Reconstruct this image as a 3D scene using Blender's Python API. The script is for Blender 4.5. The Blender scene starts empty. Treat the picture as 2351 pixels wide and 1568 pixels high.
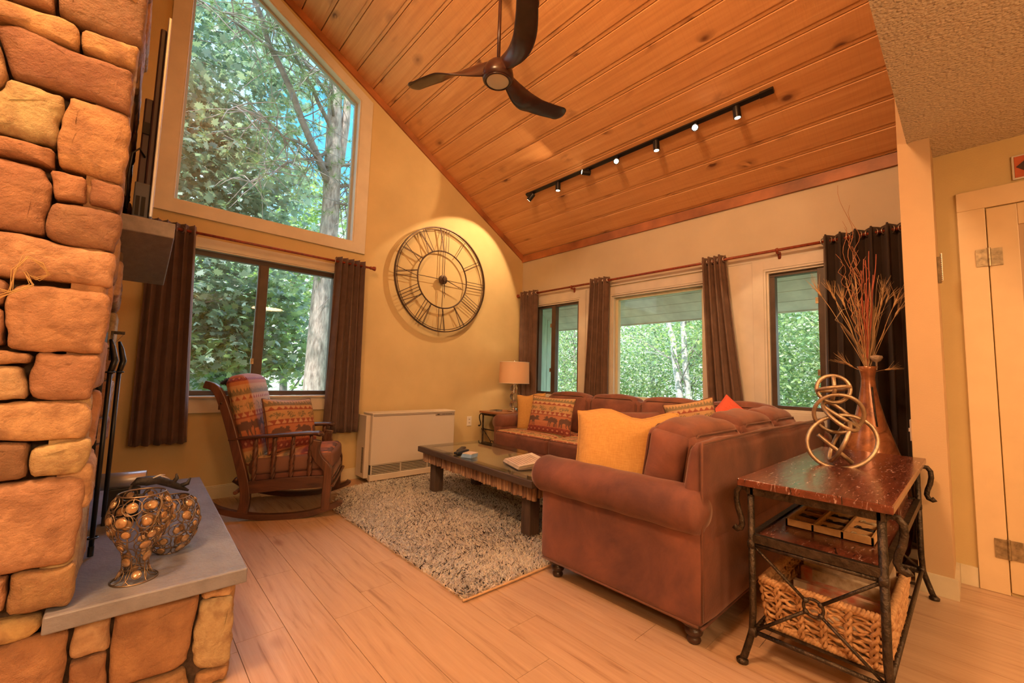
import bpy, math, random
import numpy as np
from mathutils import Vector, Matrix, Euler
random.seed(7); np.random.seed(7)
PI = math.pi
sc = bpy.context.scene
COL = sc.collection

# ---------------------------------------------------------------- camera
cam_d = bpy.data.cameras.new('camera')
cam_d.sensor_width = 36.0
cam_d.lens = 963.4 * 36.0 / 2351.0
cam_d.clip_start = 0.05
cam = bpy.data.objects.new('camera', cam_d); COL.objects.link(cam)
def cam_matrix(yaw, pitch, roll):
    cy, sy, cp, sp = math.cos(yaw), math.sin(yaw), math.cos(pitch), math.sin(pitch)
    f = Vector((sy*cp, cy*cp, sp)); r = Vector((cy, -sy, 0)); u = r.cross(f)
    r2 = r*math.cos(roll) + u*math.sin(roll); u2 = u*math.cos(roll) - r*math.sin(roll)
    m = Matrix((r2, u2, -f)).transposed().to_4x4()
    m.translation = Vector((0, 0, 1.1))
    return m
cam.matrix_world = cam_matrix(math.radians(42.39), math.radians(4.81), math.radians(1.61))
sc.camera = cam

# ---------------------------------------------------------------- colour management
sc.view_settings.view_transform = 'Standard'
sc.view_settings.look = 'None'
sc.view_settings.gamma = 1.0
sc.view_settings.exposure = 0.15
sc.cycles.max_bounces = 8
sc.cycles.diffuse_bounces = 4
sc.cycles.glossy_bounces = 4
sc.cycles.transmission_bounces = 8
sc.cycles.transparent_max_bounces = 16
sc.cycles.caustics_reflective = False
sc.cycles.caustics_refractive = False
sc.cycles.sample_clamp_indirect = 6.0

# ---------------------------------------------------------------- sky
wd = bpy.data.worlds.new('sky'); sc.world = wd; wd.use_nodes = True
wn = wd.node_tree; wn.nodes.clear()
wo = wn.nodes.new('ShaderNodeOutputWorld'); wb = wn.nodes.new('ShaderNodeBackground')
tc = wn.nodes.new('ShaderNodeTexCoord')
nz = wn.nodes.new('ShaderNodeTexNoise'); nz.inputs['Scale'].default_value = 3.2; nz.inputs['Detail'].default_value = 6
rp = wn.nodes.new('ShaderNodeValToRGB')
rp.color_ramp.elements[0].position = 0.44; rp.color_ramp.elements[0].color = (0.09, 0.47, 0.78, 1)
rp.color_ramp.elements[1].position = 0.62; rp.color_ramp.elements[1].color = (0.62, 0.70, 0.75, 1)
wn.links.new(tc.outputs['Generated'], nz.inputs['Vector']); wn.links.new(nz.outputs['Fac'], rp.inputs['Fac'])
sx_ = wn.nodes.new('ShaderNodeSeparateXYZ'); wn.links.new(tc.outputs['Generated'], sx_.inputs[0])
hz = wn.nodes.new('ShaderNodeMapRange'); hz.inputs['From Min'].default_value = 0.12; hz.inputs['From Max'].default_value = 0.42; wn.links.new(sx_.outputs['Z'], hz.inputs['Value'])
hm = wn.nodes.new('ShaderNodeMix'); hm.data_type = 'RGBA'; hm.inputs[6].default_value = (0.62, 0.70, 0.66, 1); wn.links.new(hz.outputs['Result'], hm.inputs[0]); wn.links.new(rp.outputs['Color'], hm.inputs[7]); wn.links.new(hm.outputs[2], wb.inputs['Color']); wb.inputs['Strength'].default_value = 2.0
wn.links.new(wb.outputs['Background'], wo.inputs['Surface'])

# ---------------------------------------------------------------- sun (high, from behind the house)
def light(name, kind, loc, energy, color, rot=None, target=None, **kw):
    d = bpy.data.lights.new(name, kind); d.energy = energy; d.color = color
    for k, v in kw.items(): setattr(d, k, v)
    o = bpy.data.objects.new(name, d); COL.objects.link(o); o.location = loc
    if target is not None: o.rotation_euler = (Vector(target)-Vector(loc)).to_track_quat('-Z', 'Y').to_euler()
    elif rot: o.rotation_euler = rot
    return o
light('sun', 'SUN', (0, 0, 20), 7, (1.0, 0.94, 0.82), target=(9, 6, 0), angle=0.02)
# the bright open sky on the gable side, very soft
light('sky_glow', 'SUN', (0, 9, 12), 9.0, (0.62, 0.74, 1.0), target=(-3.6, -1.0, 3.0), angle=1.2)
WARM = (1.0, 0.60, 0.30)
# dining pendant known by its reflection; the other lamps are added warm fill, unseen
light('dining_pendant_light', 'POINT', (0.62, -1.7, 2.05), 78, WARM, shadow_soft_size=0.22)
light('entry_fill_light', 'POINT', (-0.7, -1.6, 1.9), 62, WARM, shadow_soft_size=0.25)  # added fill for the chimney stones
light('hall_fill_light', 'AREA', (2.2, -1.6, 2.45), 42, WARM, rot=(0, 0, 0), shape='DISK', size=0.6)
light('loft_fill_light', 'POINT', (-0.75, 0.95, 4.1), 360, WARM, shadow_soft_size=0.25)  # added fill out of view, brightens the living room side
light('rear_fill_light', 'AREA', (-1.6, -1.8, 2.45), 70, WARM, rot=(0, 0, 0), shape='DISK', size=0.8)

# ---------------------------------------------------------------- mesh helpers
class MB:
    """collects geometry for ONE mesh"""
    def __init__(s): s.v = []; s.f = []; s.c = []
    def add(s, vs, fs, col=None):
        b = len(s.v); s.v.extend([tuple(x) for x in vs]); s.f.extend([tuple(i+b for i in f) for f in fs])
        s.c.extend([col or (1, 1, 1)]*len(vs) if not (col is not None and len(col) == len(vs) and hasattr(col[0], '__len__')) else list(col))
        return s
    def box(s, x0, x1, y0, y1, z0, z1, col=None, m=None):
        vs = [(x, y, z) for z in (z0, z1) for y in (y0, y1) for x in (x0, x1)]
        if m is not None: vs = [m @ Vector(p) for p in vs]
        return s.add(vs, [(0,2,3,1),(4,5,7,6),(0,1,5,4),(2,6,7,3),(0,4,6,2),(1,3,7,5)], col)
    def prism(s, poly, a, b, axis='y', col=None):
        n = len(poly)
        def P(p, t):
            if axis == 'y': return (p[0], t, p[1])
            if axis == 'x': return (t, p[0], p[1])
            return (p[0], p[1], t)
        vs = [P(p, a) for p in poly]+[P(p, b) for p in poly]
        fs = [tuple(range(n))[::-1], tuple(range(n, 2*n))]+[(i, (i+1) % n, n+(i+1) % n, n+i) for i in range(n)]
        return s.add(vs, fs, col)
    def tube(s, pts, r, n=8, closed=False, col=None, flat=1.0, cap=True):
        pts = [Vector(p) for p in pts]; L = len(pts)
        rr = r if hasattr(r, '__len__') else [r]*L
        vs = []; fs = []; up = None
        for i in range(L):
            if closed: t = pts[(i+1) % L]-pts[i-1]
            else: t = pts[min(i+1, L-1)]-pts[max(i-1, 0)]
            if t.length < 1e-9: t = Vector((0, 0, 1))
            t.normalize()
            if up is None:
                up = Vector((0, 0, 1)) if abs(t.z) < 0.9 else Vector((1, 0, 0))
            up = up - t*up.dot(t)
            if up.length < 1e-6: up = t.orthogonal()
            up.normalize(); sd = t.cross(up)
            for k in range(n):
                a = 2*PI*k/n
                vs.append(pts[i]+(up*math.cos(a)*flat+sd*math.sin(a))*rr[i])
        m = L if closed else L-1
        for i in range(m):
            for k in range(n):
                a = i*n+k; b = i*n+(k+1) % n; c = ((i+1) % L)*n
                fs.append((a, b, c+(k+1) % n, c+k))
        if cap and not closed: fs += [tuple(range(n))[::-1], tuple(range((L-1)*n, L*n))]
        return s.add(vs, fs, col)
    def lathe(s, prof, c=(0, 0, 0), n=24, m=None, col=None, cap=True):
        vs = []; fs = []
        for r, z in prof:
            for k in range(n):
                a = 2*PI*k/n; p = Vector((r*math.cos(a), r*math.sin(a), z))
                if m is not None: p = m @ p
                vs.append(p+Vector(c))
        for i in range(len(prof)-1):
            for k in range(n):
                fs.append((i*n+k, i*n+(k+1) % n, (i+1)*n+(k+1) % n, (i+1)*n+k))
        if cap: fs += [tuple(range(n))[::-1], tuple(range((len(prof)-1)*n, len(prof)*n))]
        return s.add(vs, fs, col)
    def cyl(s, a, b, r, n=16, r2=None, col=None):
        return s.tube([a, b], [r, r if r2 is None else r2], n, col=col)
    def sphere(s, c, r, n=16, sx=1, sy=1, sz=1, col=None):
        prof = [(max(r*math.sin(PI*i/(n//2)), 1e-4), -r*math.cos(PI*i/(n//2))) for i in range(n//2+1)]
        return s.lathe(prof, c, n, Matrix.Diagonal((sx, sy, sz)), col)
def xform(mb, m, start=0):
    for i in range(start, len(mb.v)): mb.v[i] = tuple(m @ Vector(mb.v[i]))
    return mb
def softbox(mb, c, size, r=0.04, puff=0.0, n=14, m=None, colf=None, wrk=0.0, seed=0):
    """rounded, puffed box; colf(face_id,u,v)->rgb"""
    hx, hy, hz = [q/2 for q in size]; C = Vector(c)
    rnd = np.random.RandomState(seed); ph = rnd.rand(8)*6.28; fr = 6+rnd.rand(8)*10
    for fi in range(6):
        ax = fi//2; sg = 1 if fi % 2 else -1
        vs = []; cs = []
        for i in range(n+1):
            for j in range(n+1):
                u = -1+2*i/n; v = -1+2*j/n
                u2 = math.copysign(1-(1-abs(u))**1.35, u); v2 = math.copysign(1-(1-abs(v))**1.35, v)
                q = [0, 0, 0]; q[ax] = sg; q[(ax+1) % 3] = u2; q[(ax+2) % 3] = v2
                p = [q[0]*hx, q[1]*hy, q[2]*hz]
                h = (hx, hy, hz); rr = min(r, hx*.98, hy*.98, hz*.98)
                inn = [max(-h[k]+rr, min(h[k]-rr, p[k])) for k in range(3)]
                d = Vector(p)-Vector(inn)
                if d.length > 1e-9: P = Vector(inn)+d.normalized()*rr
                else: P = Vector(p)
                b = puff*((1-u2*u2)*(1-v2*v2))**0.6
                if wrk:
                    w = math.sin(fr[0]*P[0]*3+fr[1]*P[1]*2+ph[0])*math.sin(fr[2]*P[2]*2+fr[3]*P[(ax+1) % 3]+ph[1])
                    b += wrk*w*(0.4+0.6*max(abs(u2), abs(v2)))*min(1, (1-max(abs(u2), abs(v2)))*8)
                P[ax] += sg*b
                if m is not None: P = m @ P
                vs.append(P+C)
                cs.append(colf(fi, (u2+1)/2, (v2+1)/2) if colf else (1, 1, 1))
        fs = []
        for i in range(n):
            for j in range(n):
                a = i*(n+1)+j; q = (a, a+n+1, a+n+2, a+1)
                fs.append(q if sg > 0 else q[::-1])
        mb.add(vs, fs, cs)
    return mb
def pillow(mb, w, h, t, n=30, colf=None, wave=0.0, seed=0):
    """throw pillow lying in local XZ, thickness along Y, centred; knife edge with soft corners"""
    rnd = np.random.RandomState(seed); ph = rnd.rand(4)*6.28
    for sg in (-1, 1):
        vs = []; cs = []
        for i in range(n+1):
            for j in range(n+1):
                u = -1+2*i/n; v = -1+2*j/n
                u2 = math.sin(u*PI/2); v2 = math.sin(v*PI/2)
                e = ((1-u2**4)*(1-v2**4))**0.55
                pin = 1-0.07*(1-abs(v2)**2.2)*abs(u2)**3; piz = 1-0.07*(1-abs(u2)**2.2)*abs(v2)**3
                x = u2*w/2*pin; z = v2*h/2*piz + wave*math.sin(u2*5+ph[0])*abs(v2)**4
                y = sg*t/2*e*(1+0.08*math.sin(4*u2+ph[1])*math.sin(3*v2+ph[2]))
                vs.append((x, y, z)); cs.append(colf(0, (u2+1)/2, (v2+1)/2) if colf else (1, 1, 1))
        fs = []
        for i in range(n):
            for j in range(n):
                a = i*(n+1)+j; q = (a, a+n+1, a+n+2, a+1)
                fs.append(q if sg < 0 else q[::-1])
        mb.add(vs, fs, cs)
    return mb
def pillow_edge(w, h, n=15, wave=0.0, seed=0):
    rnd = np.random.RandomState(seed); ph = rnd.rand(4)*6.28; out = []
    def P(u, v):
        u2 = math.sin(u*PI/2); v2 = math.sin(v*PI/2)
        pin = 1-0.07*(1-abs(v2)**2.2)*abs(u2)**3; piz = 1-0.07*(1-abs(u2)**2.2)*abs(v2)**3
        return (u2*w/2*pin, 0, v2*h/2*piz+wave*math.sin(u2*5+ph[0])*abs(v2)**4)
    for k in range(n): out.append(P(-1+2*k/n, -1))
    for k in range(n): out.append(P(1, -1+2*k/n))
    for k in range(n): out.append(P(1-2*k/n, 1))
    for k in range(n): out.append(P(-1, 1-2*k/n))
    return out

def tag(o, label=None, cat=None, group=None, kind=None):
    if label: o['label'] = label
    if cat: o['category'] = cat
    if group: o['group'] = group
    if kind: o['kind'] = kind
    return o
def thing(name, label, cat, loc=(0, 0, 0), rotz=0, group=None):
    o = bpy.data.objects.new(name, None); COL.objects.link(o)
    o.location = loc; o.rotation_euler = (0, 0, rotz); o.empty_display_size = 0.05
    return tag(o, label, cat, group)
def wloc(o):
    v = Vector((0, 0, 0))
    while o is not None: v = v+Vector(o.location); o = o.parent
    return v
def obj(name, mb, mat, parent=None, w=True, smooth=False, bevel=0, sub=0, ang=None, origin=None, label=None):
    """link mb as one mesh object. w: vertices are world coordinates (parents unrotated)"""
    base = Vector((0, 0, 0))
    if parent is not None and w: base = wloc(parent)
    V = np.array([tuple(p) for p in mb.v], dtype=float).reshape(-1, 3)
    off = base.copy()
    if origin is not None: off = Vector(origin)
    if len(V): V = V-np.array(off)
    me = bpy.data.meshes.new(name); me.from_pydata(V.tolist(), [], mb.f)
    ca = me.color_attributes.new('Col', 'FLOAT_COLOR', 'POINT')
    buf = np.ones((len(mb.v), 4)); buf[:, :3] = np.array([tuple(c) for c in mb.c]).reshape(-1, 3)
    ca.data.foreach_set('color', buf.ravel())
    me.materials.append(mat)
    if smooth: me.polygons.foreach_set('use_smooth', [True]*len(me.polygons))
    me.update()
    o = bpy.data.objects.new(name, me); COL.objects.link(o)
    if parent is not None: o.parent = parent; o.location = off-base if (origin is not None) else (0, 0, 0)
    elif origin is not None: o.location = origin
    if bevel:
        b = o.modifiers.new('bevel', 'BEVEL'); b.width = bevel; b.segments = 2; b.limit_method = 'ANGLE'; b.angle_limit = 0.6
    if sub:
        b = o.modifiers.new('sub', 'SUBSURF'); b.levels = sub; b.render_levels = sub
    if smooth and ang:
        try: me.set_sharp_from_angle(angle=math.radians(ang))
        except Exception: pass
    if label: o['label'] = label
    return o
def struct(name, mb, mat, parent=None, **k):
    o = obj(name, mb, mat, parent, **k)
    if parent is None: o['kind'] = 'structure'
    return o
def copy_tree(o, parent=None):
    c = o.copy(); COL.objects.link(c)
    if parent is not None: c.parent = parent
    for ch in list(o.children): copy_tree(ch, c)
    return c
def fast_mesh(name, V, F_sizes, F_idx, mat, cols=None, smooth=False, parent=None):
    me = bpy.data.meshes.new(name)
    me.vertices.add(len(V)); me.vertices.foreach_set('co', V.astype(np.float32).ravel())
    me.loops.add(len(F_idx)); me.loops.foreach_set('vertex_index', F_idx.astype(np.int32))
    st = np.concatenate([[0], np.cumsum(F_sizes)[:-1]]).astype(np.int32)
    me.polygons.add(len(F_sizes)); me.polygons.foreach_set('loop_start', st)
    try: me.polygons.foreach_set('loop_total', F_sizes.astype(np.int32))
    except Exception: pass
    me.update(calc_edges=True)
    if cols is not None:
        ca = me.color_attributes.new('Col', 'FLOAT_COLOR', 'POINT')
        b = np.ones((len(V), 4), dtype=np.float32); b[:, :3] = cols
        ca.data.foreach_set('color', b.ravel())
    me.materials.append(mat)
    o = bpy.data.objects.new(name, me); COL.objects.link(o)
    if parent is not None: o.parent = parent
    return o

# ---------------------------------------------------------------- material helpers
class G:
    def __init__(s, name):
        s.m = bpy.data.materials.new(name); s.m.use_nodes = True; s.t = s.m.node_tree; s.t.nodes.clear()
        s.out = s.n('OutputMaterial')
    def n(s, typ, **k):
        nd = s.t.nodes.new('ShaderNode'+typ)
        for a, b in k.items(): setattr(nd, a, b)
        return nd
    def set(s, nd, **k):
        for a, b in k.items():
            a = a.replace('_', ' ')
            if hasattr(b, 'is_output') or isinstance(b, bpy.types.NodeSocket): s.t.links.new(b, nd.inputs[a])
            else:
                nd.inputs[a].default_value = (tuple(b)+(1,) if isinstance(b, (tuple, list)) and len(b) == 3 and nd.inputs[a].type == 'RGBA' else b)
        return nd
    def link(s, a, b): s.t.links.new(a, b)
    def coords(s, scale=(1, 1, 1), kind='Object', rot=(0, 0, 0)):
        t = s.n('TexCoord'); mp = s.n('Mapping'); mp.inputs['Scale'].default_value = scale; mp.inputs['Rotation'].default_value = rot
        s.link(t.outputs[kind], mp.inputs['Vector']); return mp.outputs['Vector']
    def noise(s, vec, scale=5, detail=4, rough=0.55, dist=0.0):
        nd = s.n('TexNoise'); s.set(nd, Vector=vec, Scale=float(scale), Detail=float(detail), Roughness=rough, Distortion=dist); return nd.outputs['Fac']
    def ramp(s, fac, stops):
        nd = s.n('ValToRGB'); cr = nd.color_ramp
        while len(cr.elements) < len(stops): cr.elements.new(0.5)
        for e, (p, c) in zip(cr.elements, stops):
            e.position = p; e.color = (c, c, c, 1) if not hasattr(c, '__len__') else tuple(c)+(1,)
        s.link(fac, nd.inputs['Fac']); return nd.outputs['Color']
    def mix(s, fac, a, b, mode='MIX'):
        nd = s.n('Mix', data_type='RGBA', blend_type=mode)
        for v, i in ((fac, 0), (a, 6), (b, 7)):
            if isinstance(v, bpy.types.NodeSocket): s.link(v, nd.inputs[i])
            elif hasattr(v, '__len__'): nd.inputs[i].default_value = tuple(v)+(1,) if len(v) == 3 else v
            else: nd.inputs[i].default_value = v
        return nd.outputs[2]
    def math(s, op, a, b=0.0, c=None):
        nd = s.n('Math', operation=op)
        for i, v in enumerate((a, b) if c is None else (a, b, c)):
            if isinstance(v, bpy.types.NodeSocket): s.link(v, nd.inputs[i])
            else: nd.inputs[i].default_value = v
        return nd.outputs[0]
    def bump(s, h, strength=0.3, dist=0.01, normal=None):
        nd = s.n('Bump'); nd.inputs['Strength'].default_value = strength; nd.inputs['Distance'].default_value = dist
        s.link(h, nd.inputs['Height'])
        if normal is not None: s.link(normal, nd.inputs['Normal'])
        return nd.outputs['Normal']
    def bsdf(s, **k):
        b = s.n('BsdfPrincipled'); s.set(b, **k); s.link(b.outputs[0], s.out.inputs['Surface']); s.b = b; return s.m
def attr(g, name='Col'):
    a = g.n('Attribute'); a.attribute_name = name; return a.outputs['Color']
def simple(name, col, rough=0.5, metal=0.0, var=0.12, nscale=8, bs=0.0, bscale=60, stretch=(1, 1, 1), col2=None, **kw):
    g = G(name); v = g.coords(stretch)
    f = g.noise(v, nscale, 5)
    c2 = col2 or tuple(max(0, c*(1-2.2*var)) for c in col)
    c1 = tuple(min(1, c*(1+var*0.6)) for c in col)
    c = g.ramp(f, [(0.3, c2), (0.7, c1)])
    k = dict(Base_Color=c, Roughness=rough, Metallic=metal)
    for a, b in kw.items(): k[a] = b
    if bs: k['Normal'] = g.bump(g.noise(v, bscale, 4), bs, 0.01)
    return g.bsdf(**k)
# ---------------------------------------------------------------- materials
M_wall = simple('painted wall', (0.60, 0.46, 0.23), 0.75, var=0.05, nscale=2.5, bs=0.12, bscale=140)
M_wallhall = simple('hall wall paint', (0.58, 0.44, 0.20), 0.7, var=0.05, nscale=2.5, bs=0.12, bscale=140)
M_trim = simple('painted trim', (0.66, 0.60, 0.50), 0.42, var=0.05, nscale=5, bs=0.05, bscale=40)
M_cream = simple('cream vinyl frame', (0.62, 0.60, 0.42), 0.35, var=0.04)
M_base = simple('baseboard paint', (0.68, 0.60, 0.42), 0.45, var=0.05)
M_bronze = simple('dark bronze window frame', (0.085, 0.055, 0.04), 0.4, var=0.15)
M_black = simple('black metal', (0.015, 0.014, 0.014), 0.35, metal=0.3, var=0.2)
M_blackpl = simple('black plastic', (0.012, 0.012, 0.014), 0.35, var=0.2)
M_iron = simple('hammered dark iron', (0.075, 0.055, 0.038), 0.42, metal=0.75, var=0.3, nscale=30, bs=0.5, bscale=90)
M_brass = simple('aged hinge metal', (0.42, 0.33, 0.2), 0.4, metal=0.8, var=0.25, nscale=30)
M_chrome = simple('polished metal', (0.75, 0.7, 0.62), 0.18, metal=1.0, var=0.05)
M_grommet = simple('nickel grommet', (0.6, 0.5, 0.42), 0.3, metal=0.9, var=0.05)
M_rod = simple('cherry stained rod', (0.30, 0.055, 0.02), 0.35, var=0.2, nscale=12, stretch=(4, 4, 1))
M_white = simple('white enamel', (0.74, 0.68, 0.60), 0.35, var=0.02)
M_heater = simple('off white heater steel', (0.62, 0.55, 0.46), 0.45, var=0.02, nscale=3)
M_heaterg = simple('grey heater trim', (0.30, 0.25, 0.21), 0.45, var=0.05)
M_dark = simple('dark opening', (0.02, 0.018, 0.016), 0.8, var=0.1)
M_paper = simple('paper', (0.72, 0.62, 0.50), 0.6, var=0.08, nscale=20)
M_blue = simple('pale blue card', (0.30, 0.50, 0.80), 0.5, var=0.1)
M_goldknot = simple('brushed antique gold', (0.50, 0.37, 0.24), 0.42, metal=0.75, var=0.25, nscale=9, bs=0.25, bscale=50)

g = G('pine ceiling planks'); ps = g.coords()
rp_ = g.n('NewGeometry').outputs['Random Per Island']
vec = g.n('VectorMath', operation='ADD')
cmb = g.n('CombineXYZ'); g.link(g.math('MULTIPLY', rp_, 37.0), cmb.inputs[0]); g.link(g.math('MULTIPLY', rp_, 91.0), cmb.inputs[1]); g.link(g.math('MULTIPLY', rp_, 13.0), cmb.inputs[2])
g.link(ps, vec.inputs[0]); g.link(cmb.outputs[0], vec.inputs[1]); pv = vec.outputs[0]
def stretched(g, v, s):
    m = g.n('Mapping'); m.inputs['Scale'].default_value = s; g.link(v, m.inputs['Vector']); return m.outputs['Vector']
gr = g.noise(stretched(g, pv, (14, 0.8, 14)), 1.6, 6, 0.6, 0.6)
big = g.noise(stretched(g, pv, (1, 0.35, 1)), 2.2, 3)
c = g.ramp(gr, [(0.25, (0.56, 0.26, 0.095)), (0.5, (0.68, 0.34, 0.13)), (0.75, (0.78, 0.43, 0.19))])
c = g.mix(g.math('MULTIPLY', g.ramp(big, [(0.35, 0.0), (0.7, 1.0)]), 0.30), c, (0.50, 0.20, 0.07))
c = g.mix(g.math('MULTIPLY', rp_, 0.22), c, (0.74, 0.40, 0.17))
vo = g.n('TexVoronoi'); g.set(vo, Vector=stretched(g, pv, (1, 0.62, 1)), Scale=4.2); vo.inputs['Randomness'].default_value = 1.0
kn = g.ramp(vo.outputs['Distance'], [(0.06, 1.0), (0.12, 0.4), (0.26, 0.0)])
sw = g.noise(stretched(g, pv, (5, 2.2, 5)), 1.3, 2, 0.5, 1.5)
kn2 = g.math('MULTIPLY', kn, g.ramp(sw, [(0.42, 0.0), (0.50, 1.0)]))
c = g.mix(kn2, c, (0.16, 0.055, 0.02))
sawm = g.noise(stretched(g, pv, (2, 120, 2)), 1.0, 2)
c = g.mix(g.math('MULTIPLY', g.ramp(sawm, [(0.5, 0.0), (0.75, 1.0)]), 0.12), c, (0.35, 0.13, 0.05))
M_pine = g.bsdf(Base_Color=c, Roughness=0.55, Normal=g.bump(g.math('ADD', gr, sawm), 0.25, 0.006))
M_rake = simple('stained pine trim', (0.42, 0.15, 0.05), 0.5, var=0.25, nscale=3, stretch=(1, 1, 1), bs=0.15, bscale=30)

g = G('wood plank floor'); ps = g.coords()
rp_ = g.n('NewGeometry').outputs['Random Per Island']
vec = g.n('VectorMath', operation='ADD'); cmb = g.n('CombineXYZ')
g.link(g.math('MULTIPLY', rp_, 57.0), cmb.inputs[0]); g.link(g.math('MULTIPLY', rp_, 31.0), cmb.inputs[1]); g.link(ps, vec.inputs[0]); g.link(cmb.outputs[0], vec.inputs[1]); pv = vec.outputs[0]
gr = g.noise(stretched(g, pv, (16, 1.1, 16)), 1.8, 7, 0.62, 0.9)
fine = g.noise(stretched(g, pv, (90, 2.5, 90)), 1.5, 3)
c = g.ramp(gr, [(0.28, (0.28, 0.15, 0.08)), (0.42, (0.46, 0.295, 0.175)), (0.62, (0.53, 0.35, 0.215)), (0.8, (0.58, 0.395, 0.25))])
c = g.mix(g.math('MULTIPLY', rp_, 0.30), c, (0.42, 0.30, 0.20))
c = g.mix(g.math('MULTIPLY', g.ramp(fine, [(0.55, 0.0), (0.8, 1.0)]), 0.35), c, (0.33, 0.22, 0.14))
vo = g.n('TexVoronoi'); g.set(vo, Vector=stretched(g, pv, (1, 0.5, 1)), Scale=2.3)
kn = g.ramp(vo.outputs['Distance'], [(0.02, 0.8), (0.09, 0.0)])
c = g.mix(kn, c, (0.25, 0.12, 0.06))
M_floor = g.bsdf(Base_Color=c, Roughness=g.ramp(gr, [(0.3, 0.42), (0.7, 0.30)]), Normal=g.bump(g.math('ADD', gr, fine), 0.12, 0.004))

g = G('popcorn ceiling'); v = g.coords()
vo = g.n('TexVoronoi', feature='SMOOTH_F1'); g.set(vo, Vector=v, Scale=95.0)
h = g.math('ADD', g.math('MULTIPLY', vo.outputs['Distance'], -1.0), g.noise(v, 60, 5, 0.7))
M_pop = g.bsdf(Base_Color=g.ramp(g.noise(v, 70, 3), [(0.35, (0.70, 0.60, 0.46)), (0.65, (0.80, 0.71, 0.57))]), Roughness=0.9, Normal=g.bump(h, 1.0, 0.018))

g = G('field stone'); v = g.coords(); A = attr(g)
n1 = g.noise(v, 5.5, 6, 0.62, 0.5); n2 = g.noise(v, 38, 6, 0.7); n3 = g.noise(v, 13, 4, 0.6, 0.4)
c = g.mix(g.ramp(n1, [(0.45, 0.0), (0.75, 0.5)]), A, (0.60, 0.37, 0.19), 'MIX')
c = g.mix(g.math('MULTIPLY', g.ramp(n3, [(0.42, 0.0), (0.66, 1.0)]), 0.7), c, (0.22, 0.105, 0.06))
c = g.mix(g.math('MULTIPLY', g.ramp(n2, [(0.4, 0.0), (0.7, 1.0)]), 0.42), c, (0.28, 0.15, 0.08))
M_stone = g.bsdf(Base_Color=c, Roughness=0.85, Normal=g.bump(g.math('ADD', g.math('MULTIPLY', n1, 1.6), g.math('ADD', n2, n3)), 0.75, 0.012))
M_mortar = simple('mortar', (0.10, 0.065, 0.045), 0.95, var=0.3, nscale=30, bs=0.6, bscale=60)
M_slab = simple('bluestone slab', (0.225, 0.235, 0.285), 0.33, var=0.12, nscale=12, bs=0.25, bscale=70)
M_mantel = simple('bluestone mantel', (0.24, 0.21, 0.20), 0.5, var=0.12, nscale=9, bs=0.2, bscale=50, stretch=(3, 1, 3))

g = G('window glass')
tr = g.n('BsdfTransparent'); gl = g.n('BsdfGlossy'); gl.inputs['Roughness'].default_value = 0.02
def schlick(g, f0):
    lw = g.n('LayerWeight'); lw.inputs['Blend'].default_value = 0.5
    return g.math('ADD', g.math('MULTIPLY', g.math('POWER', lw.outputs['Facing'], 5.0), 1.0-f0), f0)
mx = g.n('MixShader'); g.link(schlick(g, 0.03), mx.inputs[0]); g.link(tr.outputs[0], mx.inputs[1]); g.link(gl.outputs[0], mx.inputs[2]); g.link(mx.outputs[0], g.out.inputs['Surface']); M_glass = g.m

def velvet(name, col, col2, sheen=0.5, nscale=4):
    g = G(name); v = g.coords(); f = g.noise(v, nscale, 5, 0.6, 0.4); f2 = g.noise(v, 110, 3)
    c = g.ramp(f, [(0.32, col2), (0.68, col)])
    return g.bsdf(Base_Color=c, Roughness=0.85, Sheen_Weight=sheen, Sheen_Roughness=0.4, Sheen_Tint=(1.0, 0.75, 0.6), Normal=g.bump(g.math('ADD', f2, f), 0.2, 0.004))
M_sofa = velvet('brown microsuede', (0.215, 0.075, 0.046), (0.085, 0.031, 0.024), 0.3, 3.2)
M_sofacush = velvet('rust microsuede', (0.25, 0.088, 0.052), (0.13, 0.045, 0.03), 0.3, 5)
M_pipe = velvet('dark piping', (0.17, 0.065, 0.04), (0.09, 0.035, 0.02), 0.2)
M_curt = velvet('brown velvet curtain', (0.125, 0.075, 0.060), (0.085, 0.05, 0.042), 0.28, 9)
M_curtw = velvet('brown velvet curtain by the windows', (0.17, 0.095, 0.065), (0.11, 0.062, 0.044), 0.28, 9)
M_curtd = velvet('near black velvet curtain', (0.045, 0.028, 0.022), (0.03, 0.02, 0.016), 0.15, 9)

g = G('woven lodge fabric'); v = g.coords(); A = attr(g)
c = g.mix(g.math('MULTIPLY', g.noise(v, 160, 3), 0.3), A, (0.12, 0.07, 0.05))
M_fabric = g.bsdf(Base_Color=c, Roughness=0.9, Normal=g.bump(g.noise(v, 220, 2), 0.3, 0.003))
def linen(name, a, b):
    g = G(name); v = g.coords(); f = g.noise(g.coords((1, 1, 9)), 28, 3); f2 = g.noise(g.coords((9, 9, 1)), 28, 3)
    h = g.math('ADD', f, f2)
    return g.bsdf(Base_Color=g.ramp(g.math('MULTIPLY', h, 0.5), [(0.35, b), (0.65, a)]), Roughness=0.9, Normal=g.bump(h, 0.35, 0.003))
M_gold = linen('mustard linen', (0.60, 0.35, 0.11), (0.47, 0.25, 0.07))
M_coral = linen('coral linen', (0.72, 0.12, 0.06), (0.60, 0.09, 0.045))

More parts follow.
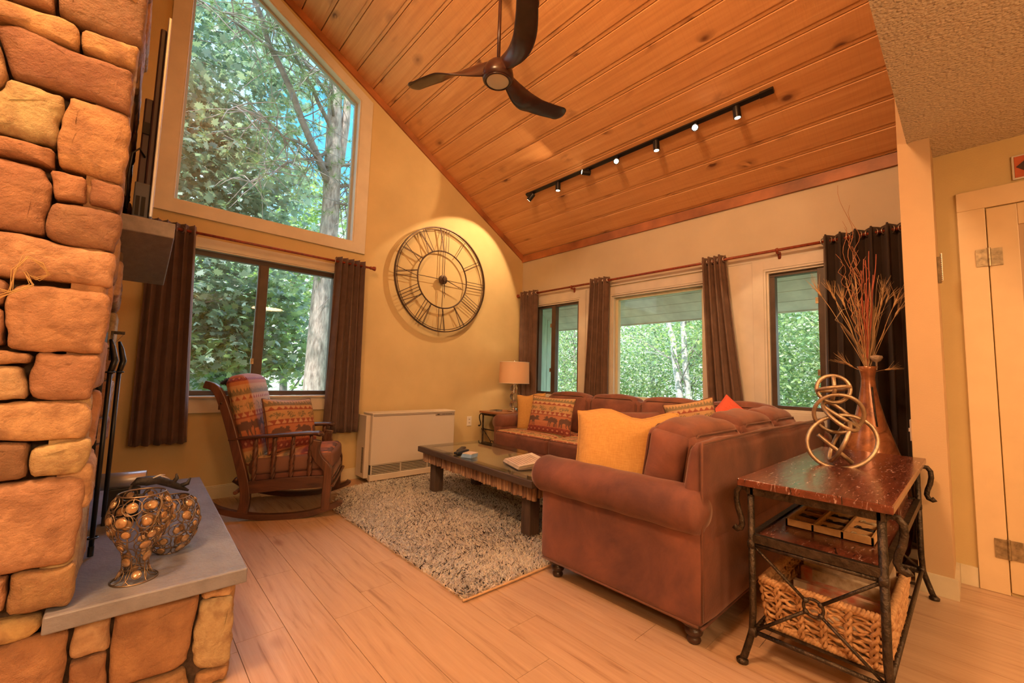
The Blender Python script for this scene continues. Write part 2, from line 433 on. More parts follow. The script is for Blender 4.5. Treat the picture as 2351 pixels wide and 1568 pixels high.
def wood(name, a, b, stretch=(12, 1, 12), rough=0.4, sc_=2.0, bs=0.15, **k):
    g = G(name); v = g.coords(stretch); f = g.noise(v, sc_, 6, 0.6, 0.8)
    return g.bsdf(Base_Color=g.ramp(f, [(0.3, b), (0.7, a)]), Roughness=rough, Normal=g.bump(f, bs, 0.005), **k)
M_oak = wood('dark carved oak', (0.15, 0.058, 0.028), (0.045, 0.018, 0.011), (10, 10, 1.5), 0.35, 2.4)
M_oakx = wood('dark oak rails', (0.12, 0.048, 0.026), (0.035, 0.015, 0.010), (1.5, 10, 10), 0.35, 2.4)
M_grey = wood('weathered grey brown plank', (0.10, 0.066, 0.048), (0.045, 0.03, 0.022), (12, 1, 12), 0.6, 2.2, 0.3)
M_leg = wood('weathered plank post', (0.11, 0.068, 0.048), (0.045, 0.028, 0.02), (12, 12, 1), 0.6, 2.2, 0.3)
M_twig = wood('split twig bark', (0.36, 0.20, 0.12), (0.10, 0.05, 0.03), (9, 9, 1.2), 0.8, 3.0, 0.6)
M_tray = wood('light pine box', (0.62, 0.37, 0.17), (0.48, 0.27, 0.11), (2, 12, 12), 0.5, 2)
M_fan = wood('dark walnut fan', (0.062, 0.024, 0.018), (0.035, 0.014, 0.012), (6, 6, 6), 0.28, 1.5, 0.03)
g = G('distressed mahogany top'); v = g.coords((1, 1, 1)); f = g.noise(g.coords((1.2, 14, 14)), 2.0, 6, 0.6, 0.6)
c = g.ramp(f, [(0.3, (0.07, 0.018, 0.010)), (0.7, (0.155, 0.042, 0.022))])
scr = g.noise(g.coords((9, 34, 10)), 1.5, 5, 0.7, 1.5)
c = g.mix(g.ramp(scr, [(0.585, 0.0), (0.65, 1.0)]), c, (0.40, 0.27, 0.23))
scr2 = g.noise(g.coords((14, 40, 10)), 1.1, 3, 0.6, 1.0)
c = g.mix(g.ramp(scr2, [(0.63, 0.0), (0.66, 1.0)]), c, (0.012, 0.008, 0.008))
M_top = g.bsdf(Base_Color=c, Roughness=0.16, Normal=g.bump(g.math('SUBTRACT', f, scr), 0.22, 0.003))
g = G('woven hyacinth'); v = g.coords(); f = g.noise(v, 45, 5, 0.6, 1.0)
M_wick = g.bsdf(Base_Color=g.ramp(f, [(0.3, (0.26, 0.12, 0.045)), (0.68, (0.56, 0.33, 0.15))]), Roughness=0.7, Normal=g.bump(f, 0.5, 0.004))
g = G('mottled bronze vase'); v = g.coords(); f = g.noise(v, 9, 6, 0.65, 0.6)
M_vase = g.bsdf(Base_Color=g.ramp(f, [(0.3, (0.12, 0.04, 0.022)), (0.55, (0.38, 0.15, 0.06)), (0.8, (0.58, 0.28, 0.12))]), Roughness=0.22, Metallic=0.25)
g = G('crystal glass'); bg = g.n('BsdfGlass'); bg.inputs['IOR'].default_value = 1.45; bg.inputs['Roughness'].default_value = 0.0
tr = g.n('BsdfTransparent'); mx = g.n('MixShader'); mx.inputs[0].default_value = 0.35
g.link(bg.outputs[0], mx.inputs[1]); g.link(tr.outputs[0], mx.inputs[2]); g.link(mx.outputs[0], g.out.inputs['Surface']); M_crystal = g.m
def emit(name, col, s, base=(0.8, 0.7, 0.6)):
    g = G(name); return g.bsdf(Base_Color=base, Roughness=0.5, Emission_Color=col, Emission_Strength=s)
g = G('lamp shade linen'); d1 = g.n('BsdfDiffuse'); d1.inputs['Color'].default_value = (0.80, 0.60, 0.42, 1); t1 = g.n('BsdfTranslucent'); t1.inputs['Color'].default_value = (0.85, 0.6, 0.38, 1)
mx = g.n('MixShader'); mx.inputs[0].default_value = 0.45; g.link(d1.outputs[0], mx.inputs[1]); g.link(t1.outputs[0], mx.inputs[2]); g.link(mx.outputs[0], g.out.inputs['Surface']); M_shade = g.m
M_bulb = emit('glowing spot lens', (1.0, 0.78, 0.45), 14)
M_bulbhot = emit('bright spot lens', (1.0, 0.9, 0.7), 60)
M_fanlens = simple('frosted fan lens', (0.70, 0.62, 0.50), 0.4, var=0.02)

def leafmat(name, trans=0.5):
    g = G(name); A = attr(g)
    d = g.n('BsdfDiffuse'); t = g.n('BsdfTranslucent'); gl = g.n('BsdfGlossy'); gl.inputs['Roughness'].default_value = 0.4
    g.link(A, d.inputs['Color']); g.link(g.mix(0.35, A, (0.55, 0.8, 0.15)), t.inputs['Color'])
    m1 = g.n('MixShader'); m1.inputs[0].default_value = trans; g.link(d.outputs[0], m1.inputs[1]); g.link(t.outputs[0], m1.inputs[2])
    m2 = g.n('MixShader'); m2.inputs[0].default_value = 0.06; g.link(m1.outputs[0], m2.inputs[1]); g.link(gl.outputs[0], m2.inputs[2])
    g.link(m2.outputs[0], g.out.inputs['Surface']); return g.m
M_leaf = leafmat('tree leaves')
M_bark = simple('pine bark', (0.60, 0.52, 0.49), 0.9, var=0.3, nscale=9, stretch=(2.5, 2.5, 0.7), bs=0.9, bscale=22, col2=(0.26, 0.21, 0.19))
M_branch = simple('branch bark', (0.40, 0.35, 0.34), 0.9, var=0.2)
M_birch = simple('birch bark', (0.80, 0.78, 0.74), 0.8, var=0.1, nscale=14, stretch=(1, 1, 4), col2=(0.35, 0.33, 0.32))
M_ground = simple('forest floor', (0.28, 0.33, 0.16), 0.95, var=0.4, nscale=3)
M_siding = simple('neighbour siding', (0.55, 0.60, 0.68), 0.7, var=0.05)
M_teal = simple('teal stained boards', (0.50, 0.66, 0.58), 0.7, var=0.12, nscale=6, stretch=(3, 3, 0.6))
M_soffit = simple('sage soffit boards', (0.82, 0.85, 0.76), 0.7, var=0.1, nscale=6)
M_rug = None
# ---------------------------------------------------------------- the room
WA, WB = 4.38, 4.175          # gable wall plane y = WA, window wall plane x = WB
SL = 0.578                    # roof slope
def zc(x): return 2.86 + SL*(WB-x) if x > -0.2 else 2.86+SL*(WB+0.2)-SL*(-0.2-x)

# floor: planks running along y
m = MB(); rnd = random.Random(3)
m.box(-3.4, 4.3, -3.4, 4.5, -0.08, -0.012)
x = -3.225
while x < 4.2:
    y = -3.4 + rnd.random()*-0.9
    while y < 4.4:
        L = 1.21
        y0 = max(y, -3.4); y1 = min(y+L, 4.4)
        if y1 > y0: m.box(x+0.0008, min(x+0.1802, 4.2), y0+0.0008, y1-0.0008, -0.012, 0.0)
        y += L
    x += 0.1816
struct('floor', m, M_floor)

# ceiling of pine planks, both slopes, with the shallow channel beside every seam
m = MB()
def slab(x0, x1, off, th, y0=0.2, y1=WA):
    z0, z1 = zc(x0), zc(x1)
    m.add([(x0, y0, z0+off), (x1, y0, z1+off), (x1, y1, z1+off), (x0, y1, z0+off), (x0, y0, z0+off+th), (x1, y0, z1+off+th), (x1, y1, z1+off+th), (x0, y1, z0+off+th)],
          [(0,1,2,3), (7,6,5,4), (0,4,5,1), (1,5,6,2), (2,6,7,3), (3,7,4,0)])
xs = [1.012-0.1965*k for k in range(6, 0, -1)]+[1.012, 1.203, 1.393, 1.594, 1.785, 1.987, 2.182, 2.383, 2.574, 2.777, 2.976, 3.17, 3.36, 3.578, 3.769, 3.961, 4.16]
xs = [q for q in xs if q > -0.15]
for a, b in zip([-0.19]+xs, xs+[WB]):
    if b-a < 0.02: continue
    slab(a+0.0035, b-0.034 if b-a > .1 else b-0.003, 0.0, 0.03)
    if b-a > .1: slab(b-0.033, b-0.0035, 0.006, 0.024)
xx = -0.205
while xx > -3.3:
    slab(xx-0.19, xx-0.004, 0, 0.03); xx -= 0.1965
slab(-3.3, -0.2, 0.032, 0.05); slab(-0.2, WB, 0.032, 0.05)
struct('ceiling', m, M_pine)

# gable wall with its two openings
def zt(x): return 2.90+SL*(WB-x) if x > -0.2 else zc(x)+0.04
m = MB(); y0, y1 = WA, WA+0.15
def zo(x): return 4.055+0.60*(1.665-x)
m.prism([(-3.3, 0), (0.14, 0), (0.14, zt(0.14)), (-0.2, zt(-0.2)), (-3.3, zt(-3.3))], y0, y1)
m.prism([(0.14, 0), (0.17, 0), (0.17, .85), (0.14, .85)], y0, y1)
m.prism([(0.14, 2.12), (0.17, 2.12), (0.17, zt(.17)), (0.14, zt(.14))], y0, y1)
m.prism([(0.17, 0), (1.56, 0), (1.56, .85), (0.17, .85)], y0, y1)
m.prism([(0.17, 2.12), (1.56, 2.12), (1.56, 2.475), (0.17, 2.475)], y0, y1)
m.prism([(1.56, 0), (1.665, 0), (1.665, 2.475), (1.56, 2.475)], y0, y1)
m.prism([(0.17, zo(.17)), (1.665, zo(1.665)), (1.665, zt(1.665)), (0.17, zt(.17))], y0, y1)
m.prism([(1.665, 0), (4.325, 0), (4.325, zt(4.325)), (1.665, zt(1.665))], y0, y1)
struct('wall_left', m, M_wall)

# window wall
m = MB(); x0, x1 = WB, WB+0.15
W1 = (3.30, 4.13, .85, 2.12); W2 = (1.74, 2.85, .85, 2.10); W3 = (0.36, 1.225, .85, 2.12)
m.box(x0, x1, 0.1, W3[0], 0, 2.95); m.box(x0, x1, W3[0], W3[1], 0, .85); m.box(x0, x1, W3[0], W3[1], 2.12, 2.95)
m.box(x0, x1, W3[1], W2[0], 0, 2.95); m.box(x0, x1, W2[0], W2[1], 0, .85); m.box(x0, x1, W2[0], W2[1], 2.10, 2.95)
m.box(x0, x1, W2[1], W1[0], 0, 2.95); m.box(x0, x1, W1[0], W1[1], 0, .85); m.box(x0, x1, W1[0], W1[1], 2.12, 2.95)
m.box(x0, x1, W1[1], WA+0.15, 0, 2.95)
struct('wall_right', m, simple('window wall paint', (0.58, 0.50, 0.36), 0.75, var=0.05, nscale=2, bs=0.12, bscale=140))

# end wall of the living room (partition) and the wall above the flat ceiling
m = MB(); m.box(3.3, WB+0.15, 0.105, 0.242, 0, 3.36)
struct('wall_partition', m, simple('partition paint', (0.58, 0.40, 0.22), 0.7, var=0.04, nscale=2, bs=0.1, bscale=140))
m = MB(); m.box(-3.3, 3.3, 0.11, 0.195, 2.622, 5.45)
struct('wall_loft', m, M_wall)
m = MB(); m.box(-3.3, 3.70, -3.4, 0.2, 2.54, 2.62)
struct('ceiling_hall', m, M_pop)
m = MB(); m.box(3.62, 3.74, -3.4, 0.105, 0, 2.54)
struct('wall_hall', m, M_wallhall)
m = MB(); m.box(-3.4, 3.7, -3.5, -3.4, 0, 2.62); struct('wall_back', m, M_wallhall)
m = MB(); m.box(-3.42, -3.3, -3.5, WA+.15, 0, 4.6); struct('wall_far_left', m, M_wallhall)

# trim along the rake and along the top of the window wall
m = MB()
def rake(xa, xb, yo):
    m.add([(xa, WA-yo, zc(xa)-.082), (xb, WA-yo, zc(xb)-.082), (xb, WA-yo, zc(xb)+.004), (xa, WA-yo, zc(xa)+.004),
           (xa, WA, zc(xa)-.082), (xb, WA, zc(xb)-.082), (xb, WA, zc(xb)+.004), (xa, WA, zc(xa)+.004)],
          [(0,1,2,3), (5,4,7,6), (0,4,5,1), (2,6,7,3), (1,5,6,2), (0,3,7,4)])
rake(-0.2, WB, 0.022)
struct('trim_1', m, M_rake)
m = MB(); m.box(WB-0.022, WB, 0.245, WA, 2.772, 2.87); struct('trim_2', m, M_rake)

# baseboards
m = MB(); m.box(-0.05, WB, WA-0.014, WA, 0.0, 0.10); m.box(-0.05, WB, WA-0.009, WA, 0.10, 0.112)
struct('baseboard_left', m, M_base, bevel=0.002)
m = MB(); m.box(WB-0.014, WB, 0.245, WA, 0, 0.105); struct('baseboard_right', m, M_base)
m = MB(); m.box(3.286, 3.3, 0.09, 0.256, 0, 0.105); m.box(3.301, 3.62, 0.09, 0.105, 0, 0.105); m.box(3.606, 3.62, 0.02, 0.089, 0, 0.105)
struct('baseboard_hall', m, M_base)

# ---- windows
def frame_y(m, x0, x1, z0, z1, w, ya, yb):     # rectangular frame in a wall y = const
    m.box(x0, x1, ya, yb, z0, z0+w); m.box(x0, x1, ya, yb, z1-w, z1); m.box(x0, x0+w, ya, yb, z0+w, z1-w); m.box(x1-w, x1, ya, yb, z0+w, z1-w)
def frame_x(m, y0, y1, z0, z1, w, xa, xb):
    m.box(xa, xb, y0, y1, z0, z0+w); m.box(xa, xb, y0, y1, z1-w, z1); m.box(xa, xb, y0, y0+w, z0+w, z1-w); m.box(xa, xb, y1-w, y1, z0+w, z1-w)
# upper trapezoid window
UP = [(0.17, 2.475), (1.665, 2.475), (1.665, zo(1.665)), (0.17, zo(.17))]
def inset(poly, d):
    n = len(poly); out = []
    for i in range(n):
        p0, p1, p2 = Vector(poly[i-1]), Vector(poly[i]), Vector(poly[(i+1) % n])
        a = (p1-p0).normalized(); b = (p2-p1).normalized(); na = Vector((-a.y, a.x)); nb = Vector((-b.y, b.x))
        k = d/(1+na.dot(nb)); q = p1+(na+nb)*k; out.append((q.x, q.y))
    return out
def ring(m, outer, inner, ya, yb):
    n = len(outer)
    vs = [(p[0], ya, p[1]) for p in outer]+[(p[0], ya, p[1]) for p in inner]+[(p[0], yb, p[1]) for p in outer]+[(p[0], yb, p[1]) for p in inner]
    fs = []
    for i in range(n):
        j = (i+1) % n
        fs += [(i, j, n+j, n+i), (2*n+j, 2*n+i, 3*n+i, 3*n+j), (i, 2*n+i, 2*n+j, j), (n+j, 3*n+j, 3*n+i, n+i)]
    m.add(vs, fs)
w1 = bpy.data.objects.new('window_1', None); COL.objects.link(w1); w1['kind'] = 'structure'; w1.location = (0.9, WA, 2.475)
OUT = [(0.055, 2.37), (1.795, 2.37), (1.795, 4.085), (0.055, 4.085+0.60*(1.795-0.055))]
m = MB(); ring(m, OUT, inset(UP, 0.0), WA-0.022, WA); ring(m, UP, inset(UP, 0.012), WA-0.018, WA+0.10)
obj('window_trim', m, M_trim, w1, bevel=0.002)
m = MB(); ring(m, inset(UP, 0.012), inset(UP, 0.034), WA+0.07, WA+0.11); obj('window_frame', m, simple('grey vinyl', (0.42, 0.46, 0.44), 0.4, var=0.04), w1)
m = MB(); m.prism(inset(UP, 0.03), WA+0.088, WA+0.094); obj('pane', m, M_glass, w1)
# lower slider
w2 = bpy.data.objects.new('window_2', None); COL.objects.link(w2); w2['kind'] = 'structure'; w2.location = (0.85, WA, 0.85)
m = MB()
ring(m, [(0.055, 0.725), (1.66, 0.725), (1.66, 2.205), (0.055, 2.205)], [(0.14, .85), (1.56, .85), (1.56, 2.12), (0.14, 2.12)], WA-0.022, WA)
ring(m, [(0.14, .85), (1.56, .85), (1.56, 2.12), (0.14, 2.12)], [(0.152, .862), (1.548, .862), (1.548, 2.108), (0.152, 2.108)], WA-0.018, WA+0.1)
obj('window_trim', m, M_trim, w2, bevel=0.002)
m = MB(); m.box(0.10, 1.60, WA-0.045, WA+0.02, 0.848, 0.866); obj('sill', m, M_trim, w2, bevel=0.003)
m = MB(); frame_y(m, 0.152, 1.548, 0.866, 2.108, 0.042, WA+0.04, WA+0.10); m.box(0.845, 0.915, WA+0.03, WA+0.085, 0.90, 2.07); m.box(0.832, 0.847, WA+0.035, WA+0.07, 0.90, 2.07)
obj('window_frame', m, M_bronze, w2, bevel=0.002)
m = MB(); m.box(0.19, 0.85, WA+0.058, WA+0.062, 0.9, 2.07); m.box(0.90, 1.51, WA+0.072, WA+0.076, 0.9, 2.07); obj('pane', m, M_glass, w2)
m = MB(); m.box(0.822, 0.846, WA+0.026, WA+0.05, 1.15, 1.20); obj('latch', m, M_brass, w2)

def winx(name, W, style):
    y0, y1, z0, z1 = W
    w = bpy.data.objects.new(name, None); COL.objects.link(w); w['kind'] = 'structure'; w.location = (WB, (y0+y1)/2, z0)
    m = MB()
    for a, b, c_, d in ((y0-.09, y0, z0-.1, z1+.085), (y1, y1+.09, z0-.1, z1+.085), (y0, y1, z1, z1+.085), (y0, y1, z0-.1, z0)):
        m.box(WB-0.022, WB, a, b, c_, d)
    for (o, dpt) in ((0.0, 0.03), (0.018, 0.06)):
        ym0, ym1 = y0+o, y1-o
        frame_x(m, ym0, ym1, z0+o, z1-o, 0.018, WB-0.018+o, WB+dpt+0.04)
    obj('window_trim', m, M_trim, w, bevel=0.0015)
    m = MB()
    if style == 'fixed':
        frame_x(m, y0+.036, y1-.036, z0+.036, z1-.036, 0.03, WB+0.05, WB+0.10)
        obj('window_frame', m, M_cream, w, bevel=0.002)
        m = MB(); m.box(WB+0.072, WB+0.078, y0+.05, y1-.05, z0+.05, z1-.05); obj('pane', m, M_glass, w)
    else:
        frame_x(m, y0+.030, y1-.030, z0+.02, z1-.02, 0.045, WB+0.03, WB+0.10)
        if style == 'split': ms = 3.775
        else: ms = 0.80
        m.box(WB+0.02, WB+0.085, ms-.035, ms+.035, z0+.04, z1-.04)
        obj('window_frame', m, M_bronze, w, bevel=0.002)
        m = MB(); m.box(WB+0.062, WB+0.068, y0+.06, ms-.03, z0+.05, z1-.05); m.box(WB+0.052, WB+0.058, ms+.03, y1-.06, z0+.05, z1-.05); obj('pane', m, M_glass, w)
        m = MB(); m.box(WB+0.01, WB+0.03, ms+.03, ms+.05, 1.78, 1.83); m.box(WB+0.01, WB+0.03, ms+.03, ms+.05, 1.18, 1.23); obj('latch', m, M_brass, w)
    return w
winx('window_3', W1, 'split'); winx('window_4', W2, 'fixed'); winx('window_5', W3, 'right')
# wide painted mullion boards between the windows
m = MB(); m.box(WB-0.012, WB, 2.94, 3.21, .75, 2.205); m.box(WB-0.012, WB, 1.315, 1.65, .75, 2.205); m.box(WB-0.016, WB, .27, 4.22, 2.205, 2.255)
struct('trim_3', m, M_trim, bevel=0.001)

# ---- door in the hall wall
d1 = bpy.data.objects.new('door_1', None); COL.objects.link(d1); d1['kind'] = 'structure'; d1.location = (3.62, -0.5, 0)
DY0, DY1 = -0.92, -0.098      # door leaf
m = MB()
m.box(3.598, 3.62, DY1+.004, 0.018, 0, 2.155); m.box(3.598, 3.62, DY0-.12, DY0-.004, 0, 2.155); m.box(3.598, 3.62, DY0-.12, 0.018, 2.155, 2.27)
obj('door_casing', m, simple('door casing paint', (0.66, 0.49, 0.28), 0.4, var=0.03), d1, bevel=0.003)
m = MB()
M_door = simple('door paint', (0.64, 0.47, 0.26), 0.38, var=0.03)
for (a, b, c_, d) in ((DY1-.115, DY1, .015, 2.15), (DY0, DY0+.115, .015, 2.15), (DY0+.115, DY1-.115, 2.03, 2.15), (DY0+.115, DY1-.115, .015, .27), (DY0+.115, DY1-.115, .80, .86), (DY0+.115, DY1-.115, .98, 1.0)):
    m.box(3.606, 3.619, a, b, c_, d)
obj('door_frame', m, M_door, d1, bevel=0.003)
m = MB(); m.box(3.616, 3.6195, DY0+.11, DY1-.11, .26, 2.04); obj('door_panel', m, simple('tan door panel', (0.44, 0.30, 0.17), 0.5, var=0.03), d1)
for z in (1.86, 0.24):
    m = MB(); m.box(3.592, 3.598, -0.094, -0.048, z-.05, z+.05); m.box(3.600, 3.606, -0.150, -0.104, z-.05, z+.05)
    m.cyl((3.592, -0.099, z-.052), (3.592, -0.099, z+.055), 0.007, 10)
    for q in (-.035, 0, .035):
        m.cyl((3.5915, -0.07, z+q), (3.589, -0.07, z+q), 0.004, 8); m.cyl((3.600, -0.13, z+q), (3.598, -0.13, z+q), 0.004, 8)
    obj('hinge', m, M_brass, d1)

# trail marker sign above the door
s = thing('trail_sign', 'small orange trail sign with a dark diamond above the white door', 'sign', (3.615, -0.27, 2.29))
m = MB(); m.box(3.606, 3.618, -0.33, -0.205, 2.285, 2.425); obj('sign_border', m, M_trim, s, bevel=0.004)
m = MB(); m.box(3.603, 3.607, -0.32, -0.215, 2.295, 2.415); obj('sign_plate', m, simple('orange enamel', (0.55, 0.12, 0.04), 0.4), s)
m = MB(); m.prism([(-0.268, 2.31), (-0.315, 2.355), (-0.268, 2.40), (-0.221, 2.355)], 3.6, 3.6035, axis='x'); obj('diamond', m, simple('dark brown enamel', (0.06, 0.03, 0.025), 0.4), s)
# wall thermometer on the side of the partition, outlets
t = thing('wall_thermometer', 'narrow perforated metal thermometer on the edge of the partition wall', 'thermometer', (3.40, 0.10, 1.78))
m = MB(); m.box(3.36, 3.39, 0.09, 0.105, 1.70, 1.85); obj('backing', m, M_brass, t, bevel=0.002)
m = MB(); m.box(3.352, 3.372, 0.082, 0.092, 1.705, 1.87)
obj('housing', m, M_chrome, t, bevel=0.004)
m = MB()
for k in range(14): m.cyl((3.351, 0.087, 1.715+k*.0108), (3.3535, 0.087, 1.715+k*.0108), 0.0025, 6)
obj('vent_hole', m, M_dark, t)
def outlet(name, label, c, ax):
    t = thing(name, label, 'outlet', c)
    m = MB(); x_, y_, z_ = c
    if ax == 'y': m.box(x_-.037, x_+.037, y_-.006, y_, z_-.06, z_+.06)
    else: m.box(x_-.006, x_, y_-.037, y_+.037, z_-.06, z_+.06)
    obj('cover_plate', m, M_white, t, bevel=0.002)
    for dz in (-.022, .022):
        m = MB()
        if ax == 'y': m.box(x_-.008, x_-.004, y_-.0075, y_-.005, z_+dz-.007, z_+dz+.007); m.box(x_+.004, x_+.008, y_-.0075, y_-.005, z_+dz-.007, z_+dz+.007)
        else: m.box(x_-.0075, x_-.005, y_-.008, y_-.004, z_+dz-.007, z_+dz+.007)
        obj('socket', m, M_dark, t)
outlet('wall_outlet', 'white wall outlet between the heater and the corner end table', (3.29, WA, 0.52), 'y')
t = thing('wall_switch', 'pale switch plate on the side of the partition by the dark curtain', 'switch', (3.36, .245, .86))
m = MB(); m.box(3.32, 3.395, .2425, .250, .80, .92); obj('cover_plate', m, M_white, t, bevel=.002); m = MB(); m.box(3.352, 3.362, .2505, .258, .85, .87); obj('toggle', m, M_white, t)
# ---------------------------------------------------------------- outdoors
m = MB(); m.box(-30, 45, 4.6, 60, -1.2, -1.0); m.box(4.4, 45, -30, 4.6, -1.2, -1.0)
struct('ground', m, M_ground)
# exterior wing wall and roof overhang
m = MB()
for k in range(5): m.box(WB+0.16+k*0.14, WB+0.16+k*0.14+0.132, 4.40, 4.52, -1, 2.6)
m.box(WB+0.15, WB+0.85, 4.43, 4.52, -1, 2.6)
struct('wall_wing', m, M_teal)
m = MB()
def so(x): return 2.245-SL*(x-4.33)
for k in range(5):
    a = 4.33+k*0.135; b = a+0.130
    m.add([(a, -1, so(a)), (b, -1, so(b)), (b, 5.2, so(b)), (a, 5.2, so(a)), (a, -1, so(a)+.02), (b, -1, so(b)+.02), (b, 5.2, so(b)+.02), (a, 5.2, so(a)+.02)],
          [(0,1,2,3), (7,6,5,4), (0,4,5,1), (1,5,6,2), (2,6,7,3), (3,7,4,0)])
m.box(5.0, 5.04, -1, 5.2, so(5.0)-0.015, so(5.0)+.16)
m.add([(4.30, -1, 2.46), (5.04, -1, 2.02), (5.04, 5.2, 2.02), (4.30, 5.2, 2.46)], [(0, 1, 2, 3)])
struct('eave', m, M_soffit)
m = MB(); m.box(-0.8, 2.4, 11.5, 16, -1, 2.05); m.prism([(-1.0, 2.0), (2.6, 2.0), (2.6, 2.1), (0.8, 2.9), (-1.0, 2.1)], 11.3, 16.2)
hb = thing('neighbour_shed', 'pale blue grey sided building low behind the maple leaves', 'building', (0.8, 11.5, -1))
obj('siding', m, M_siding, hb)
m = MB(); m.box(0.62, 0.70, 11.44, 11.5, -1, 2.0); m.box(1.5, 1.56, 11.44, 11.5, -1, 2.0); obj('corner_post', m, M_grey, hb)

MAPLE = np.array([(0, -.55), (.06, -.18), (.30, -.34), (.26, -.14), (.56, -.06), (.38, .08), (.52, .34), (.24, .26), (.18, .42), (0, .62),
                  (-.18, .42), (-.24, .26), (-.52, .34), (-.38, .08), (-.56, -.06), (-.26, -.14), (-.30, -.34), (-.06, -.18)])
OVAL = np.array([(0, -.5), (.22, -.2), (.24, .1), (0, .5), (-.24, .1), (-.22, -.2)])
def leaves(name, C, size, shape, cols, parent, spread=0.9, seed=1, mat=None, droop=0.5):
    """one mesh of leaves at the centres C"""
    r = np.random.RandomState(seed); n = len(C); k = len(shape)
    nrm = r.normal(size=(n, 3)); nrm[:, 2] = np.abs(nrm[:, 2])*1.0+droop; nrm /= np.linalg.norm(nrm, axis=1)[:, None]
    t = r.normal(size=(n, 3)); t -= nrm*np.sum(t*nrm, 1)[:, None]; t /= np.linalg.norm(t, axis=1)[:, None]
    b = np.cross(nrm, t); s = size*(0.6+0.7*r.rand(n))
    sh = shape
    V = C[:, None, :] + s[:, None, None]*(sh[None, :, 0:1]*t[:, None, :] + sh[None, :, 1:2]*b[:, None, :] - 0.25*(np.sum(sh**2, 1))[None, :, None]*nrm[:, None, :])
    ci = r.randint(0, len(cols), n); cc = np.array(cols)[ci]*(0.75+0.5*r.rand(n, 1))
    cols_v = np.repeat(cc, k, axis=0)
    return fast_mesh(name, V.reshape(-1, 3), np.full(n, k), np.arange(n*k), mat or M_leaf, cols_v, parent=parent)
def branch_pts(a, b, bend=0.15, n=8, seed=0):
    r = random.Random(seed); a, b = Vector(a), Vector(b); out = []; o = Vector((0, 0, 0))
    for i in range(n+1):
        t = i/n; o = o+Vector((r.uniform(-1, 1), r.uniform(-1, 1), r.uniform(-1, 1)))*bend*0.35 if 0 < i else o
        out.append(a.lerp(b, t)+o*math.sin(PI*min(t*1.0, 1))*0.8+Vector((0, 0, -bend*2*t*t)))
    return out
def tree(name, label, group, base, height, r0, crown, nleaf, size, cols, seed, shape=OVAL, nbr=10, mat=M_branch, top=None, clump=0.55, lean=(0, 0), leafname='foliage', crown_shape=None):
    """trunk, limbs and a crown whose leaves grow in sprays round the limb ends"""
    R = random.Random(seed); rr = np.random.RandomState(seed)
    t = thing(name, label, 'tree', base, 0, group)
    B = Vector(base); m = MB()
    tp = [B+Vector((lean[0]*q, lean[1]*q, height*q))+Vector((R.uniform(-.5, .5), R.uniform(-.5, .5), 0))*r0*1.2 for q in [i/8 for i in range(9)]]
    m.tube(tp, [r0*(1-0.75*i/8) for i in range(9)], 12); obj('trunk', m, mat, t, smooth=True)
    cx, cy, cz, ax, ay, az = crown
    nc = max(8, nleaf//45); cen = rr.normal(size=(nc, 3)); cen /= np.linalg.norm(cen, axis=1)[:, None]
    cen *= (rr.rand(nc, 1)**0.45); cen = cen*np.array([ax, ay, az])+np.array([cx, cy, cz])
    m = MB()
    for i in range(min(nbr, nc)):
        p = Vector(cen[i]); q = min(0.95, max(0.15, (p.z-B.z-R.uniform(.3, 1.2))/height)); a = tp[int(q*8)]
        pts = branch_pts(a, p, 0.12, 7, seed+i); m.tube(pts, [max(0.006, r0*0.26*(1-k/8)) for k in range(8)], 6)
    obj('branch', m, M_branch, t, smooth=True)
    L = cen[rr.randint(0, nc, nleaf)] + rr.normal(size=(nleaf, 3))*clump*np.array([1, 1, .55])
    base_ = np.array(t.location)
    leaves(leafname, L-base_, size, shape, cols, t, seed=seed)
    return t
def leaf_part(t, L, size, shape, cols, seed, name='foliage'):
    return leaves(name, L-np.array(t.location), size, shape, cols, t, seed=seed)
GR1 = [(0.22, 0.36, 0.20), (0.28, 0.42, 0.21), (0.18, 0.30, 0.18), (0.34, 0.46, 0.24)]
GBLU = [(0.20, 0.30, 0.31), (0.26, 0.37, 0.37), (0.14, 0.22, 0.24), (0.36, 0.45, 0.42)]
GYEL = [(0.36, 0.48, 0.12), (0.28, 0.44, 0.14), (0.42, 0.52, 0.18), (0.24, 0.40, 0.14)]
GMIX = [(0.26, 0.38, 0.19), (0.34, 0.44, 0.20), (0.18, 0.30, 0.16), (0.09, 0.16, 0.08), (0.42, 0.50, 0.22), (0.28, 0.44, 0.30), (0.52, 0.58, 0.38)]
# --- seen through the gable windows
tree('maple_tree', 'large leaved maple filling the left of the tall gable window', None, (-1.6, 9.8, -1), 8.5, 0.16, (0.85, 9.7, 5.0, 1.75, 1.1, 3.9), 12500, 0.135, GBLU, 11, shape=MAPLE, nbr=40, clump=0.34)
tree('maple_tree', 'young maple spreading low behind the gable slider', None, (0.4, 10.4, -1), 4.5, 0.07, (1.5, 10.3, 1.9, 1.7, .8, 1.2), 4200, 0.16, GR1+GBLU, 12, shape=MAPLE, nbr=14, clump=0.30)
tree('yellow_green_tree', 'light yellow green tree behind the pine trunk', None, (3.4, 13.5, -1), 9, 0.12, (3.6, 13.5, 4.3, 1.9, 1.2, 3.6), 5200, 0.17, GYEL+GR1, 13, nbr=16, clump=0.45)
tree('background_tree', 'distant pale tree below the clouds behind the maple', None, (0.8, 17.5, -1), 9, 0.14, (1.7, 17, 4.4, 3.6, 1.5, 3.4), 4200, 0.24, GYEL+GBLU, 14, nbr=14, clump=0.6)
